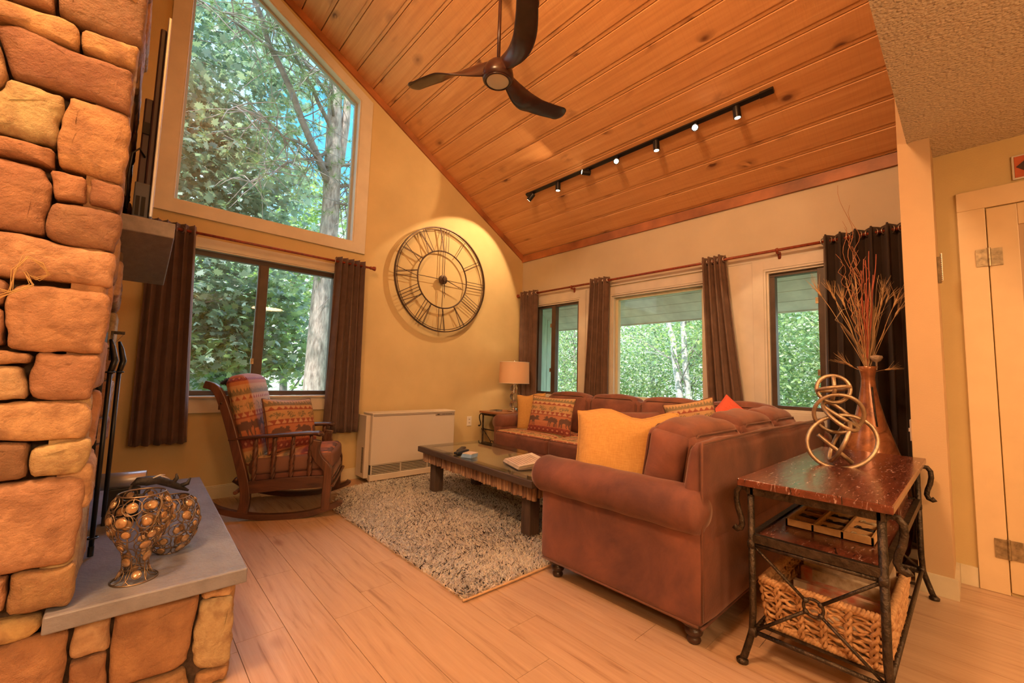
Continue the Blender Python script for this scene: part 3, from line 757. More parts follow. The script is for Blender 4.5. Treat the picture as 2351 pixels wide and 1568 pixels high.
# pine with a thick pale trunk forking high up
pt = thing('pine_tree', 'thick pale barked pine trunk rising behind both gable windows', 'tree', (2.52, 8.0, -1))
m = MB()
tr = [Vector((2.50, 8, -1)), Vector((2.52, 8, 0.7)), Vector((2.54, 8, 2.4)), Vector((2.60, 8, 4.0)), Vector((2.58, 8, 5.0)), Vector((2.55, 8, 6.2)), Vector((2.50, 8.05, 8.5)), Vector((2.45, 8.1, 11))]
m.tube(tr, [0.21, 0.195, 0.175, 0.155, 0.15, 0.125, 0.09, 0.05], 20)
m.tube([(2.60, 8, 4.75), (2.70, 7.98, 5.15), (2.76, 7.97, 5.9), (2.78, 8, 7.5), (2.9, 8, 9)], [0.06, 0.085, 0.075, 0.06, 0.03], 14)
obj('trunk', m, M_bark, pt, smooth=True)
m = MB(); NB = []
spec = [((2.5, 7.95, 4.6), (0.3, 6.9, 8.3), .07), ((2.5, 7.95, 4.9), (0.9, 7.2, 5.3), .035), ((2.5, 7.9, 5.6), (0.6, 7.0, 7.6), .04), ((2.6, 8, 5.0), (3.6, 7.8, 5.5), .045),
        ((2.6, 8, 4.55), (3.5, 7.7, 5.0), .035), ((2.55, 8, 4.3), (3.4, 7.9, 4.5), .03), ((2.5, 8, 5.2), (1.2, 7.4, 4.3), .03), ((2.5, 8, 6.2), (1.0, 6.8, 6.9), .04), ((2.6, 8, 3.2), (3.3, 7.9, 2.9), .025),
        ((2.5, 8, 6.6), (0.2, 6.6, 6.2), .035), ((2.5, 8, 7.2), (0.2, 6.8, 8.5), .045), ((2.6, 8, 6.5), (3.6, 7.6, 7.4), .04), ((2.5, 7.9, 5.9), (1.7, 6.6, 6.4), .03)]
for i, (a, b, r_) in enumerate(spec):
    pts = branch_pts(a, b, 0.16, 12, 40+i); m.tube(pts, [r_*(1-0.75*k/12) for k in range(13)], 8)
    R = random.Random(90+i)
    for k in range(3, 13):
        for q in range(4):
            p = pts[k]; d = Vector((R.uniform(-1, 1), R.uniform(-.8, .8), R.uniform(-.8, .8))).normalized()*R.uniform(.3, .95)
            tp = branch_pts(p, p+d, 0.10, 5, 400+i*60+k*4+q); m.tube(tp, [0.010, .009, .008, .006, .005, .003], 5)
            NB.append((tp[-1], d)); NB.append((tp[3], d))
obj('branch', m, M_branch, pt, smooth=True)
# pine needles in brush-like tufts
r = np.random.RandomState(5); P0 = []; D0 = []
for p, d in NB:
    if r.rand() < 0.30: continue
    for q in range(34):
        v = r.normal(size=3); v /= np.linalg.norm(v); v = v*0.8+np.array(d)*0.7; v /= np.linalg.norm(v)
        P0.append(np.array(p)); D0.append(v*(0.10+0.08*r.rand()))
P0 = np.array(P0); D0 = np.array(D0); sd = np.cross(D0, r.normal(size=D0.shape)); sd = sd/np.linalg.norm(sd, axis=1)[:, None]*0.0028
V = np.stack([P0-sd, P0+sd, P0+D0], 1).reshape(-1, 3)-np.array(pt.location)
cc = np.repeat((np.array([[0.20, 0.30, 0.16]])*(0.6+0.8*r.rand(len(P0), 1))), 3, axis=0)
fast_mesh('needles', V, np.full(len(P0), 3), np.arange(len(P0)*3), M_leaf, cc, parent=pt)
# --- seen through the window wall: a dense wood with birches
WOOD = 'trees of the wood behind the sofa windows'
specs = [((10.6, 8.6, -1), (10.2, 8.8, 1.3, 1.7, 1.9, 2.5)), ((10.0, 6.6, -1), (9.9, 6.6, 0.8, 1.4, 1.4, 1.6)), ((11.8, 5.4, -1), (11.4, 5.2, 1.9, 1.7, 1.5, 2.5)), ((9.0, 2.9, -1), (9.2, 3.1, 2.0, 1.4, 1.3, 2.4)),
         ((12.0, 3.0, -1), (12, 2.6, 2.0, 1.6, 1.7, 2.8)), ((8.6, 1.2, -1), (8.6, 1.3, 1.7, 1.2, 1.1, 2.3)), ((14.5, 8, -1), (14.5, 8.0, 2.5, 2.0, 2.6, 3.4)), ((15, 4.5, -1), (15, 4.6, 2.5, 2.0, 2.4, 3.4)), ((13.5, 11.5, -1), (13.4, 11.5, 2.2, 2.0, 2.2, 3.3))]
labels = ['pale leafed sapling thicket outside the left of the big sofa window', 'low bright bush at the foot of the birches', 'leafy tree behind the two white birches', 'feathery green tree at the right of the big sofa window',
          'yellow green tree seen between the birches and the third curtain', 'green tree filling the narrow right hand window', 'tall distant tree behind the left part of the wood', 'tall distant tree behind the right part of the wood', 'distant tree at the far left of the wood']
for i, ((b, c), lb) in enumerate(zip(specs, labels)):
    near = i < 6
    tree('woodland_tree', lb, WOOD, b, 5.0 if near else 7, 0.06 if near else .12, c, 11000 if near else 7500, 0.082 if near else 0.14, GMIX, 60+i, nbr=30, clump=0.30 if near else 0.5)
def birch(label, pts, rad, seed):
    t = thing('birch_tree', label, 'birch', tuple(pts[0]), 0, 'white birches in the wood')
    m = MB(); m.tube(pts, rad, 12); obj('trunk', m, M_birch, t, smooth=True)
    R = random.Random(seed); NBs = []
    for k in range(9):
        m = MB()
        p = Vector(pts[R.randint(2, len(pts)-1)]); q = p+Vector((R.uniform(-.6, .6), R.uniform(-1, 1), R.uniform(.3, 1.0)))
        m.tube(branch_pts(p, q, .06, 5, seed+k), [.014, .012, .01, .008, .006, .004], 5); NBs.append(q); obj('branch', m, M_branch, t)
    rr = np.random.RandomState(seed); L = np.array([tuple(NBs[i]) for i in rr.randint(0, len(NBs), 700)])+rr.normal(size=(700, 3))*.25
    leaf_part(t, L, 0.07, OVAL, GYEL, seed)
birch('left hand white birch with a kink in its slim trunk', [(8.0, 3.86, -1), (8.0, 3.84, 0.4), (8.0, 3.88, 1.0), (8.0, 3.96, 1.5), (8.0, 4.00, 1.95), (8.0, 4.10, 2.3), (8.05, 4.14, 3.2), (8.1, 4.1, 5)], [.075, .07, .065, .058, .055, .05, .045, .03], 5)
birch('right hand white birch, the straighter and brighter of the pair', [(8.0, 3.60, -1), (8.0, 3.61, 0.3), (8.0, 3.70, .9), (8.0, 3.76, 1.5), (8.0, 3.78, 2.2), (8.0, 3.76, 3.2), (8.0, 3.8, 5)], [.075, .07, .06, .055, .055, .045, .03], 6)

# ---------------------------------------------------------------- fireplace
TONE = [(0.55, 0.38, 0.21), (0.46, 0.28, 0.145), (0.36, 0.20, 0.11), (0.23, 0.12, 0.075), (0.58, 0.44, 0.27)]
def smooth_poly(p, it=2, jit=0.0, seed=0):
    R = random.Random(seed); q = [Vector(a) for a in p]
    out = []
    for i in range(len(q)):
        a, b = q[i], q[(i+1) % len(q)]; L = (b-a).length; k = max(1, int(L/0.022)); nrm = Vector((-(b-a).y, (b-a).x)).normalized() if L > 1e-6 else Vector((0, 0))
        for j in range(k):
            out.append(a.lerp(b, j/k)+(nrm*R.uniform(-jit, jit) if j else Vector((0, 0))))
    for _ in range(it):
        n = []
        for i in range(len(out)):
            a, b = out[i], out[(i+1) % len(out)]; n += [a.lerp(b, .25), a.lerp(b, .75)]
        out = n
    return out
def area(p): return 0.5*sum(p[i].x*p[(i+1) % len(p)].y-p[(i+1) % len(p)].x*p[i].y for i in range(len(p)))
def rock(m, poly, yf, depth, tone, seed, axis='y', sgn=-1):
    """a stone: outline in (a, z), face at plane yf, pushing out to sgn"""
    R = random.Random(seed); p = smooth_poly(poly, 1, 0.004, seed)
    if area(p) < 0: p = p[::-1]
    c = sum(p, Vector((0, 0)))/len(p); sz_ = min(1.0, math.sqrt(abs(area(p)))/.16); tl = R.uniform(-.012, .012); tz = R.uniform(-.02, .02)
    rings = [(0.004, -depth), (0.0, -depth*.25), (0.0015, -0.010), (0.006, -0.003), (0.014, 0.002), (0.035, 0.006)]
    vs = []; n = len(p)
    col = tuple(min(1, t*R.uniform(.9, 1.12)) for t in tone)
    for ins, out in rings:
        for i in range(n):
            d = c-p[i]; L = d.length; q = p[i]+d*(min(ins*sz_, L*.7)/max(L, 1e-6))
            o = out + (tl*(q.x-c.x)*4+tz*(q.y-c.y)*2)*(1 if out > -0.02 else 0) + (R.uniform(-.002, .002) if out > -.02 else 0)
            vs.append((q.x, yf+sgn*o, q.y) if axis == 'y' else (yf+sgn*o, q.x, q.y))
    fs = []
    for r_ in range(len(rings)-1):
        for i in range(n): fs.append((r_*n+i, r_*n+(i+1) % n, (r_+1)*n+(i+1) % n, (r_+1)*n+i))
    b = (len(rings)-1)*n; fs.append(tuple(range(b, b+n)))
    if (axis == 'y') == (sgn > 0): fs = [f[::-1] for f in fs]
    m.add(vs, fs, col)
STONES= [(2,[(-0.386,2.153),(-0.248,2.254),(-0.239,2.15),(-0.259,2.145),(-0.284,2.139),(-0.383,2.11)]),(1,[(-0.382,2.098),(-0.331,2.122),(-0.291,2.126),(-0.233,2.134),(-0.189,2.127),(-0.184,2.11),(-0.185,2.056),(-0.26,2.052),(-0.31,2.061),(-0.378,2.053)]),(3,[(-0.243,2.258),(-0.049,2.399),(-0.042,2.25),(-0.041,2.148),(-0.09,2.139),(-0.169,2.136),(-0.19,2.137),(-0.231,2.147)]),(1,[(-0.181,2.126),(-0.047,2.138),(-0.054,2.058),(-0.107,2.053),(-0.176,2.065)]),(3,[(-0.347,2.04),(-0.314,2.059),(-0.185,2.048),(-0.058,2.049),(-0.053,1.906),(-0.14,1.913),(-0.201,1.913),(-0.302,1.907),(-0.321,1.969)]),(1,[(-0.374,2.01),(-0.348,2.014),(-0.323,1.962),(-0.311,1.91),(-0.317,1.866),(-0.361,1.855)]),(0,[(-0.31,1.898),(-0.201,1.897),(-0.198,1.879),(-0.206,1.739),(-0.306,1.738),(-0.351,1.734),(-0.359,1.832),(-0.315,1.861)]),(1,[(-0.187,1.905),(-0.058,1.903),(-0.046,1.846),(-0.054,1.674),(-0.193,1.683),(-0.202,1.738),(-0.201,1.829)]),(2,[(-0.35,1.726),(-0.306,1.73),(-0.205,1.729),(-0.202,1.675),(-0.301,1.675),(-0.346,1.673)]),(2,[(-0.345,1.661),(-0.3,1.668),(-0.222,1.665),(-0.201,1.623),(-0.202,1.578),(-0.209,1.525),(-0.205,1.471),(-0.284,1.469),(-0.328,1.465)]),(2,[(-0.212,1.666),(-0.137,1.669),(-0.127,1.589),(-0.194,1.583)]),(3,[(-0.127,1.67),(-0.055,1.67),(-0.047,1.616),(-0.054,1.585),(-0.123,1.589)]),(3,[(-0.196,1.573),(-0.125,1.581),(-0.051,1.577),(-0.044,1.533),(-0.056,1.455),(-0.16,1.452),(-0.199,1.465),(-0.207,1.515)]),(0,[(-0.327,1.459),(-0.283,1.462),(-0.202,1.46),(-0.146,1.451),(-0.054,1.45),(-0.051,1.432),(-0.053,1.343),(-0.102,1.341),(-0.185,1.342),(-0.273,1.338),(-0.317,1.339)]),(1,[(-0.261,1.29),(-0.241,1.322),(-0.182,1.327),(-0.066,1.326),(-0.053,1.305),(-0.054,1.189),(-0.056,1.136),(-0.195,1.134),(-0.247,1.141),(-0.259,1.23)]),(2,[(-0.316,1.318),(-0.272,1.331),(-0.259,1.316),(-0.263,1.28),(-0.266,1.258),(-0.31,1.249)]),(1,[(-0.309,1.243),(-0.264,1.248),(-0.255,1.149),(-0.3,1.139)]),(1,[(-0.3,1.135),(-0.256,1.135),(-0.201,1.127),(-0.203,1.099),(-0.252,1.094),(-0.296,1.092)]),(0,[(-0.296,1.089),(-0.252,1.091),(-0.217,1.091),(-0.202,1.042),(-0.199,0.999),(-0.244,0.996),(-0.288,0.997)]),(2,[(-0.194,1.131),(-0.061,1.129),(-0.057,1.101),(-0.072,0.997),(-0.104,0.994),(-0.155,0.994),(-0.188,1.001),(-0.201,1.044)]),(0,[(-0.287,0.987),(-0.194,0.992),(-0.084,0.992),(-0.068,0.962),(-0.066,0.911),(-0.078,0.88),(-0.172,0.88),(-0.235,0.887),(-0.279,0.893)]),(3,[(-0.279,0.885),(-0.235,0.882),(-0.186,0.875),(-0.185,0.844),(-0.186,0.778),(-0.226,0.776),(-0.27,0.78)]),(0,[(-0.179,0.86),(-0.135,0.871),(-0.065,0.882),(-0.059,0.863),(-0.066,0.806),(-0.078,0.78),(-0.174,0.78),(-0.182,0.808)]),(1,[(-0.269,0.77),(-0.225,0.769),(-0.092,0.776),(-0.064,0.76),(-0.062,0.703),(-0.066,0.618),(-0.071,0.54),(-0.085,0.523),(-0.205,0.526),(-0.248,0.527)]),(2,[(-0.19,0.522),(-0.084,0.516),(-0.07,0.527),(-0.061,0.459),(-0.066,0.413),(-0.075,0.401),(-0.19,0.415),(-0.194,0.453)]),(1,[(-0.248,0.521),(-0.204,0.52),(-0.196,0.516),(-0.195,0.444),(-0.197,0.428),(-0.241,0.438)])]
HSTONES= [(0,[(-0.244,0.395),(-0.199,0.389),(-0.122,0.383),(-0.121,0.356),(-0.134,0.333),(-0.194,0.324),(-0.238,0.328)]),(2,[(-0.238,0.32),(-0.193,0.318),(-0.159,0.33),(-0.072,0.324),(-0.065,0.312),(-0.066,0.193),(-0.062,0.097),(-0.224,0.165)]),(0,[(-0.054,0.331),(0.026,0.332),(0.026,0.225),(-0.054,0.231),(-0.06,0.248)]),(2,[(-0.055,0.224),(0.023,0.221),(0.035,0.05),(-0.051,0.092)]),(2,[(0.032,0.332),(0.245,0.33),(0.239,0.247),(0.226,0.114),(0.193,0.096),(0.086,0.101),(0.038,0.098),(0.029,0.226)]),(0,[(0.254,0.33),(0.342,0.331),(0.343,0.295),(0.253,0.303)]),(4,[(0.254,0.296),(0.344,0.29),(0.354,0.214),(0.356,0.061),(0.337,0.05),(0.262,0.069),(0.244,0.099),(0.238,0.188)])]

CX = -0.055
ch = thing('stone_fireplace', 'tall tan and rust fieldstone fireplace chimney at the left edge', 'fireplace', (-0.6, 2.7, 0))
m = MB()
m.box(-1.3, CX-0.045, 1.86, 3.52, 1.42, 6.2)
m.box(-1.3, CX-0.045, 1.86, 2.12, 0.3, 1.42); m.box(-1.3, CX-0.045, 3.28, 3.52, 0.0, 1.42); m.box(-1.3, -0.55, 2.1, 3.3, 0.0, 1.42); m.box(-1.3, CX-.045, 1.87, 3.5, 0.0, 0.34)
obj('mortar_core', m, M_mortar, ch)
m = MB(); k = 0
for t, p in STONES:
    rock(m, p, 1.79, 0.07, TONE[t], 100+k); k += 1
R = random.Random(8)
# rest of the near face, above and to the left of what the lens sees
for z0, z1, x0, x1 in ((2.27, 2.5, -.5, -.06), (2.5, 2.8, -.4, -.06), (2.8, 3.05, -.5, -.06), (0.17, .42, -.7, -.26), (.42, .75, -.75, -.27), (.75, 1.1, -.7, -.31), (1.1, 1.45, -.75, -.33), (1.45, 1.8, -.7, -.36), (1.8, 2.25, -.8, -.39)):
    rock(m, [(x0, z0+.006), (x1, z0+.006), (x1, z1-.006), (x0, z1-.006)], 1.79, 0.07, TONE[R.randint(0, 3)], 300+int(z0*100))
z = 3.05
while z < 6:
    rock(m, [(-1.2, z+.006), (-.06, z+.006), (-.06, z+.25), (-1.2, z+.25)], 1.79, .07, TONE[R.randint(0, 2)], int(z*77)); z += .26
# the side facing the room, stones round the firebox
z = 0.42; row = 0
while z < 6.0:
    h = R.uniform(.13, .26); y = 1.80
    while y < 3.50:
        w = R.uniform(.18, .42)
        y2 = min(y+w, 3.53)
        if 3.53-y2 < .12: y2 = 3.53
        if not (z < 1.30 and y2 > 2.16 and y < 3.24):
            rock(m, [(y+.006, z+.006), (y2-.006, z+.006), (y2-.006, z+h-.006), (y+.006, z+h-.006)], CX-.012+R.uniform(-.014, .012), .07, TONE[R.choice((0, 1, 1, 2, 3))], 600+row, axis='x', sgn=1); row += 1
        elif y < 2.14:
            rock(m, [(y+.006, z+.006), (2.15, z+.006), (2.15, z+h-.006), (y+.006, z+h-.006)], CX-.01, .07, TONE[1], 900+row, axis='x', sgn=1); row += 1
        y = y2
    if z < 1.30: rock(m, [(3.25, z+.006), (3.53, z+.006), (3.53, z+h-.006), (3.25, z+h-.006)], CX-.01, .07, TONE[R.choice((0, 1, 2))], 1200+row, axis='x', sgn=1)
    z += h
obj('stone_facing', m, M_stone, ch, smooth=True, ang=50)
m = MB(); m.box(-0.54, -0.5, 2.12, 3.28, .4, 1.3); m.box(-.5, CX-.05, 2.12, 2.15, .4, 1.3); m.box(-.5, CX-.05, 3.25, 3.28, .4, 1.3); m.box(-.5, CX-.05, 2.12, 3.28, 1.28, 1.3); m.box(CX-.05, CX-.035, 2.15, 2.2, .4, 1.28); m.box(CX-.05, CX-.035, 3.2, 3.25, .4, 1.28); m.box(CX-.05, CX-.035, 2.15, 3.25, 1.22, 1.28)
obj('firebox', m, M_black, ch)
# raised hearth
he = thing('raised_hearth', 'raised stone hearth with a blue grey slab top at the foot of the fireplace', 'hearth', (0.15, 2.6, 0))
m = MB(); m.box(-0.5, 0.33, 1.86, 3.37, 0, 0.348); obj('mortar_core', m, M_mortar, he)
m = MB()
for t, p in HSTONES: rock(m, p, 1.825, 0.05, TONE[t], 1400+k); k += 1
rock(m, [(.036, .006), (.24, .006), (.225, .09), (.19, .088), (.09, .094), (.04, .09)], 1.83, .05, TONE[2], 77)
rock(m, [(.255, .006), (.35, .006), (.35, .045), (.30, .05), (.26, .05)], 1.835, .05, TONE[1], 78)
rock(m, [(-.4, .0), (-.07, .0), (-.072, .09), (-.2, .15), (-.4, .17)], 1.825, .05, TONE[1], 79)
y = 1.84
while y < 3.36:
    w = R.uniform(.2, .42); y2 = min(3.38, y+w)
    if R.random() < .5: rock(m, [(y+.006, .004), (y2-.006, .004), (y2-.006, .345), (y+.006, .345)], .352, .05, TONE[R.choice((0, 1, 4))], 1500+int(y*100), axis='x', sgn=1)
    else:
        rock(m, [(y+.006, .004), (y2-.006, .004), (y2-.006, .18), (y+.006, .17)], .352, .05, TONE[R.choice((0, 1, 4))], 1600+int(y*100), axis='x', sgn=1)
        rock(m, [(y+.006, .18), (y2-.006, .19), (y2-.006, .345), (y+.006, .345)], .352, .05, TONE[R.choice((0, 2, 4))], 1700+int(y*100), axis='x', sgn=1)
    y = y2
obj('stone_facing', m, M_stone, he, smooth=True, ang=50)
m = MB(); m.add([(-.118, 1.762, .35), (.372, 1.762, .35), (.405, 3.40, .35), (-.118, 3.40, .35), (-.118, 1.762, .4), (.372, 1.762, .4), (.405, 3.40, .4), (-.118, 3.40, .4)], [(0,3,2,1), (4,5,6,7), (0,1,5,4), (1,2,6,5), (2,3,7,6), (3,0,4,7)])
obj('slab', m, M_slab, he, bevel=0.005)
# mantel
mt = MB(); mt.add([(-.10, 2.2, 1.629), (.104, 2.2, 1.629), (.136, 3.53, 1.629), (-.10, 3.53, 1.629), (-.10, 2.2, 1.692), (.104, 2.2, 1.692), (.136, 3.53, 1.692), (-.10, 3.53, 1.692)], [(0,3,2,1), (4,5,6,7), (0,1,5,4), (1,2,6,5), (2,3,7,6), (3,0,4,7)])
tag(obj('mantel_shelf', mt, M_mantel, bevel=0.004, origin=(0, 2.9, 1.63)), 'grey stone mantel shelf jutting from the chimney', 'mantel')
# TV seen from its back edge
tv = thing('television', 'flat television on the mantel seen edge on from behind', 'television', (0.01, 2.9, 1.70))
m = MB(); m.box(0.018, 0.030, 2.28, 3.45, 1.72, 2.61); obj('screen_bezel', m, simple('silver bezel', (0.62, 0.66, 0.74), 0.3, metal=.6, var=.05), tv, bevel=0.003)
m = MB(); m.box(-0.004, 0.018, 2.30, 3.43, 1.74, 2.56); m.box(-0.03, 0.0, 2.32, 3.40, 1.80, 2.24); obj('back_cover', m, simple('dark brown plastic', (0.05, 0.025, 0.03), 0.4), tv, bevel=0.006)
m = MB(); m.box(-0.034, 0.016, 2.29, 3.40, 1.705, 1.86)
obj('speaker_bar', m, simple('slate plastic', (0.07, 0.075, 0.10), 0.45), tv, bevel=0.004)
for bb in ((-.026, -.014, 2.285, 2.292, 1.72, 1.80), (-.008, .004, 2.285, 2.292, 1.72, 1.80), (-.028, 0.0, 2.312, 2.32, 2.08, 2.13)):
    m = MB(); m.box(*bb); obj('port', m, M_dark, tv)
m = MB(); m.tube([(-0.012, 2.318, 1.98), (-.03, 2.29, 2.0), (-.05, 2.28, 1.97), (-.055, 2.30, 1.88), (-.05, 2.33, 1.75)], 0.004, 8); obj('cable', m, M_blackpl, tv, smooth=True)

# fireplace tools hanging by the firebox
ft = thing('fireplace_tools', 'black fireplace tool set hanging beside the firebox opening', 'fireplace tools', (-.02, 2.3, .4))
m = MB(); m.box(CX, -0.015, 2.26, 2.30, 1.225, 1.235); m.box(CX, CX+.008, 2.255, 2.305, 1.12, 1.235); m.add([(CX, 2.262, 1.17), (CX, 2.298, 1.17), (-.018, 2.298, 1.225), (-.018, 2.262, 1.225)], [(0, 1, 2, 3), (3, 2, 1, 0)])
obj('wall_bracket', m, M_iron, ft, bevel=0.001)
for k, (yy, xx) in enumerate(((2.20, -.045), (2.36, -.022))):
    m = MB(); m.cyl((xx, yy, 0.44 if k == 0 else 0.50), (xx, yy, 1.08), 0.0075, 10); m.tube([(xx, yy, 1.07), (xx+.01, yy+.015, 1.12), (xx, yy+.03, 1.17), (xx-.008, yy+.04, 1.20)], [.009, .011, .009, .005], 8)
    rg = [(xx+.014*math.cos(a*PI/6), yy+.014*math.sin(a*PI/6), 1.075) for a in range(12)]; m.tube(rg, .003, 6, closed=True)
    obj('poker', m, M_black, ft, smooth=True)
m = MB(); m.cyl((-.045, 2.20, .405), (-.045, 2.20, .44), 0.009, 10); obj('poker_tip', m, M_black, ft); m = MB(); m.tube([(-.045+.016*math.cos(a*PI/6), 2.20+.016*math.sin(a*PI/6), .47) for a in range(12)], .003, 6, closed=True); obj('poker_ring', m, M_black, ft)
# dried raffia wisp on the stones
m = MB()
for s_ in range(5):
    R = random.Random(s_); j = lambda: R.uniform(-.006, .006)
    m.tube([(-.285+j(), 1.74, 1.30+j()), (-.245+j(), 1.735, 1.29+j()), (-.243+j(), 1.73, 1.35+j()), (-.225+j(), 1.725, 1.388+j()), (-.195+j(), 1.73, 1.378+j()), (-.184+j(), 1.735, 1.35+j()), (-.20+j(), 1.74, 1.335+j()), (-.225+j(), 1.735, 1.345+j()), (-.21+j(), 1.73, 1.31+j()), (-.27+j(), 1.725, 1.27+j())], .0011, 5)
tag(obj('raffia_loop', m, simple('dried raffia', (0.58, 0.38, 0.16), 0.7), smooth=True, origin=(-.24, 1.73, 1.32)), 'loop of dried raffia against the chimney stones at the left edge', 'raffia')

# wire vessels set with glass discs
M_wire = simple('bronze wire', (0.30, 0.22, 0.15), 0.35, metal=0.9, var=0.2)
g = G('amber glass disc'); v = g.coords(); f = g.noise(v, 60, 3)
M_disc = g.bsdf(Base_Color=g.ramp(f, [(0.3, (0.30, 0.17, 0.08)), (0.7, (0.62, 0.42, 0.25))]), Roughness=0.12, Metallic=0.35)
def wire_vessel(t, c, prof, seed, nrow, ndisc, tilt=None):
    """prof: (radius, z) silhouette; wire ovals and discs lie on that surface"""
    R = random.Random(seed); C = Vector(c); M = tilt or Matrix.Identity(3)
    zs = [p[1] for p in prof]
    def rad(z):
        for (r0, z0), (r1, z1) in zip(prof, prof[1:]):
            if z0 <= z <= z1: return r0+(r1-r0)*(z-z0)/max(z1-z0, 1e-6)
        return prof[-1][0]
    def S(a, z): r_ = rad(min(max(z, zs[0]), zs[-1])); return C+M @ Vector((r_*math.cos(a), r_*math.sin(a), min(max(z, zs[0]), zs[-1])))
    rings = MB(); hs = MB()
    for z in (zs[0], zs[-1]): rings.tube([S(2*PI*k/32, z) for k in range(32)], .0028, 6, closed=True)
    for k in range(6):
        a0 = 2*PI*k/6; rings.tube([S(a0+.2*math.sin(i/3.0), zs[0]+(zs[-1]-zs[0])*i/24) for i in range(25)], .002, 5)
    for i in range(nrow):
        z = zs[0]+(zs[-1]-zs[0])*(i+.5)/nrow; rr = rad(z); n = max(4, int(2*PI*rr/0.056))
        for k in range(n):
            a = 2*PI*(k+.5*(i % 2))/n+R.uniform(-.12, .12); zz = z+R.uniform(-.006, .006)
            ra = R.uniform(.019, .031); da = ra/rr
            hs.tube([S(a+da*math.cos(q*PI/9), zz+ra*.9*math.sin(q*PI/9)) for q in range(18)], .0017, 5, closed=True)
            p = S(a, zz); q1 = S(a+.05, zz)-p; q2 = S(a, zz+.004)-S(a, zz-.004)
            nn = q1.cross(q2).normalized() if q1.cross(q2).length > 1e-9 else Vector((1, 0, 0))
            dr = ra*R.uniform(.40, .60)
            rot = nn.to_track_quat('Z', 'Y').to_matrix()
            discs = MB(); discs.lathe([(dr, -.003), (dr*1.02, 0), (dr*.8, .003), (.0002, .004)], p, 14, rot); obj('glass_disc', discs, M_disc, t, smooth=True, ang=40)
            hs.tube([p+rot @ Vector((dr*1.08*math.cos(q*PI/8), dr*1.08*math.sin(q*PI/8), 0)) for q in range(16)], .0016, 5, closed=True)
    obj('wire_rim', rings, M_wire, t, smooth=True); obj('wire_loops', hs, M_wire, t, smooth=True)
v1 = thing('wire_goblet', 'tall wire goblet of loops and amber discs standing at the front of the hearth', 'vase', (.072, 1.90, .4))
wire_vessel(v1, (.072, 1.90, .402), [(.060, 0), (.045, .010), (.036, .03), (.033, .06), (.038, .09), (.055, .12), (.075, .155), (.085, .19), (.084, .22), (.076, .25), (.062, .275)], 3, 6, 8)
v2 = thing('wire_globe_bowl', 'round wire bowl of loops and discs behind the goblet on the hearth', 'bowl', (.172, 2.10, .4))
wire_vessel(v2, (.172, 2.10, .402), [(.035, 0), (.062, .02), (.082, .06), (.090, .105), (.084, .15), (.068, .185), (.05, .20)], 4, 5, 8)
m = MB(); m.lathe([(.034, -.075), (.036, -.073), (.036, .075), (.034, .077), (.031, .075), (.031, -.073)], (.03, 2.62, .583), 28, Matrix.Rotation(PI/2, 3, 'Y') @ Matrix.Rotation(.1, 3, 'X'), cap=False)
m.v = [(p[0], p[1], p[2]) for p in m.v]
tb = thing('metal_canister', 'grey metal cylinder lying on its side behind the wire goblet', 'canister', (.03, 2.62, .4))
obj('shell', m, simple('dull zinc', (0.42, 0.40, 0.42), 0.35, metal=.6, var=.1), tb, smooth=True)
m = MB(); m.box(-.03, .09, 2.59, 2.65, .4, .551); m.box(-.02, .08, 2.60, 2.64, .54, .556); obj('stand', m, M_black, tb, bevel=.003)
dw = thing('driftwood_branch', 'charred black and white driftwood lying across the wire vessels', 'driftwood', (.12, 2.02, .68))
m = MB()
m.tube([(.045, 2.0, .683), (.06, 2.0, .696), (.085, 2.0, .694), (.115, 2.03, .688), (.145, 2.06, .668), (.18, 2.08, .645), (.215, 2.09, .622)], [.006, .014, .017, .015, .014, .012, .004], 8)
m.tube([(.16, 2.07, .655), (.175, 2.07, .68), (.172, 2.07, .695)], [.009, .007, .003], 7); m.tube([(.185, 2.08, .645), (.21, 2.08, .652), (.217, 2.08, .672)], [.008, .008, .003], 7)
m.tube([(.05, 2.0, .69), (.04, 1.99, .675), (.045, 1.98, .655), (.075, 1.98, .65), (.09, 1.98, .665)], [.004, .006, .006, .006, .004], 6)
obj('stem', m, simple('charred wood', (0.030, 0.027, 0.03), 0.6, var=.4, bs=.5), dw, smooth=True)
m = MB(); m.tube([(.10, 2.01, .70), (.125, 2.04, .695), (.15, 2.06, .68)], [.003, .007, .003], 6); m.tube([(.095, 2.0, .70), (.12, 2.0, .71), (.135, 2.02, .705)], [.002, .003, .001], 5); obj('pale_bark', m, simple('pale bark', (0.6, .57, .52), 0.7, var=.3), dw, smooth=True)
# ---------------------------------------------------------------- patterned lodge fabric
MOOSE = [(0,.45),(.03,.58),(.12,.66),(.25,.68),(.4,.72),(.5,.70),(.58,.62),(.66,.66),(.64,.78),(.70,.70),(.72,.80),(.76,.70),(.82,.78),(.82,.66),(.9,.66),(.8,.58),(.88,.5),(.95,.42),(.93,.37),(.85,.38),(.76,.42),(.68,.42),(.6,.36),(.58,.2),(.62,.0),(.57,.0),(.53,.18),(.5,.3),(.46,.16),(.48,0),(.43,0),(.41,.2),(.38,.34),(.25,.34),(.2,.26),(.22,.12),(.2,0),(.15,0),(.15,.14),(.1,.26),(.08,.1),(.06,0),(.02,0),(.03,.15),(.02,.35)]
def inpoly(x, y, P):
    c = False; j = len(P)-1
    for i in range(len(P)):
        xi, yi = P[i]; xj, yj = P[j]
        if (yi > y) != (yj > y) and x < (xj-xi)*(y-yi)/(yj-yi)+xi: c = not c
        j = i
    return c
RUST, TAN, DRED, BRN, OLV, ORG = (.42, .13, .06), (.56, .33, .15), (.28, .055, .04), (.13, .065, .05), (.22, .17, .09), (.50, .19, .08)
def hsh(a, b): return (math.sin(a*127.1+b*311.7)*43758.5453) % 1
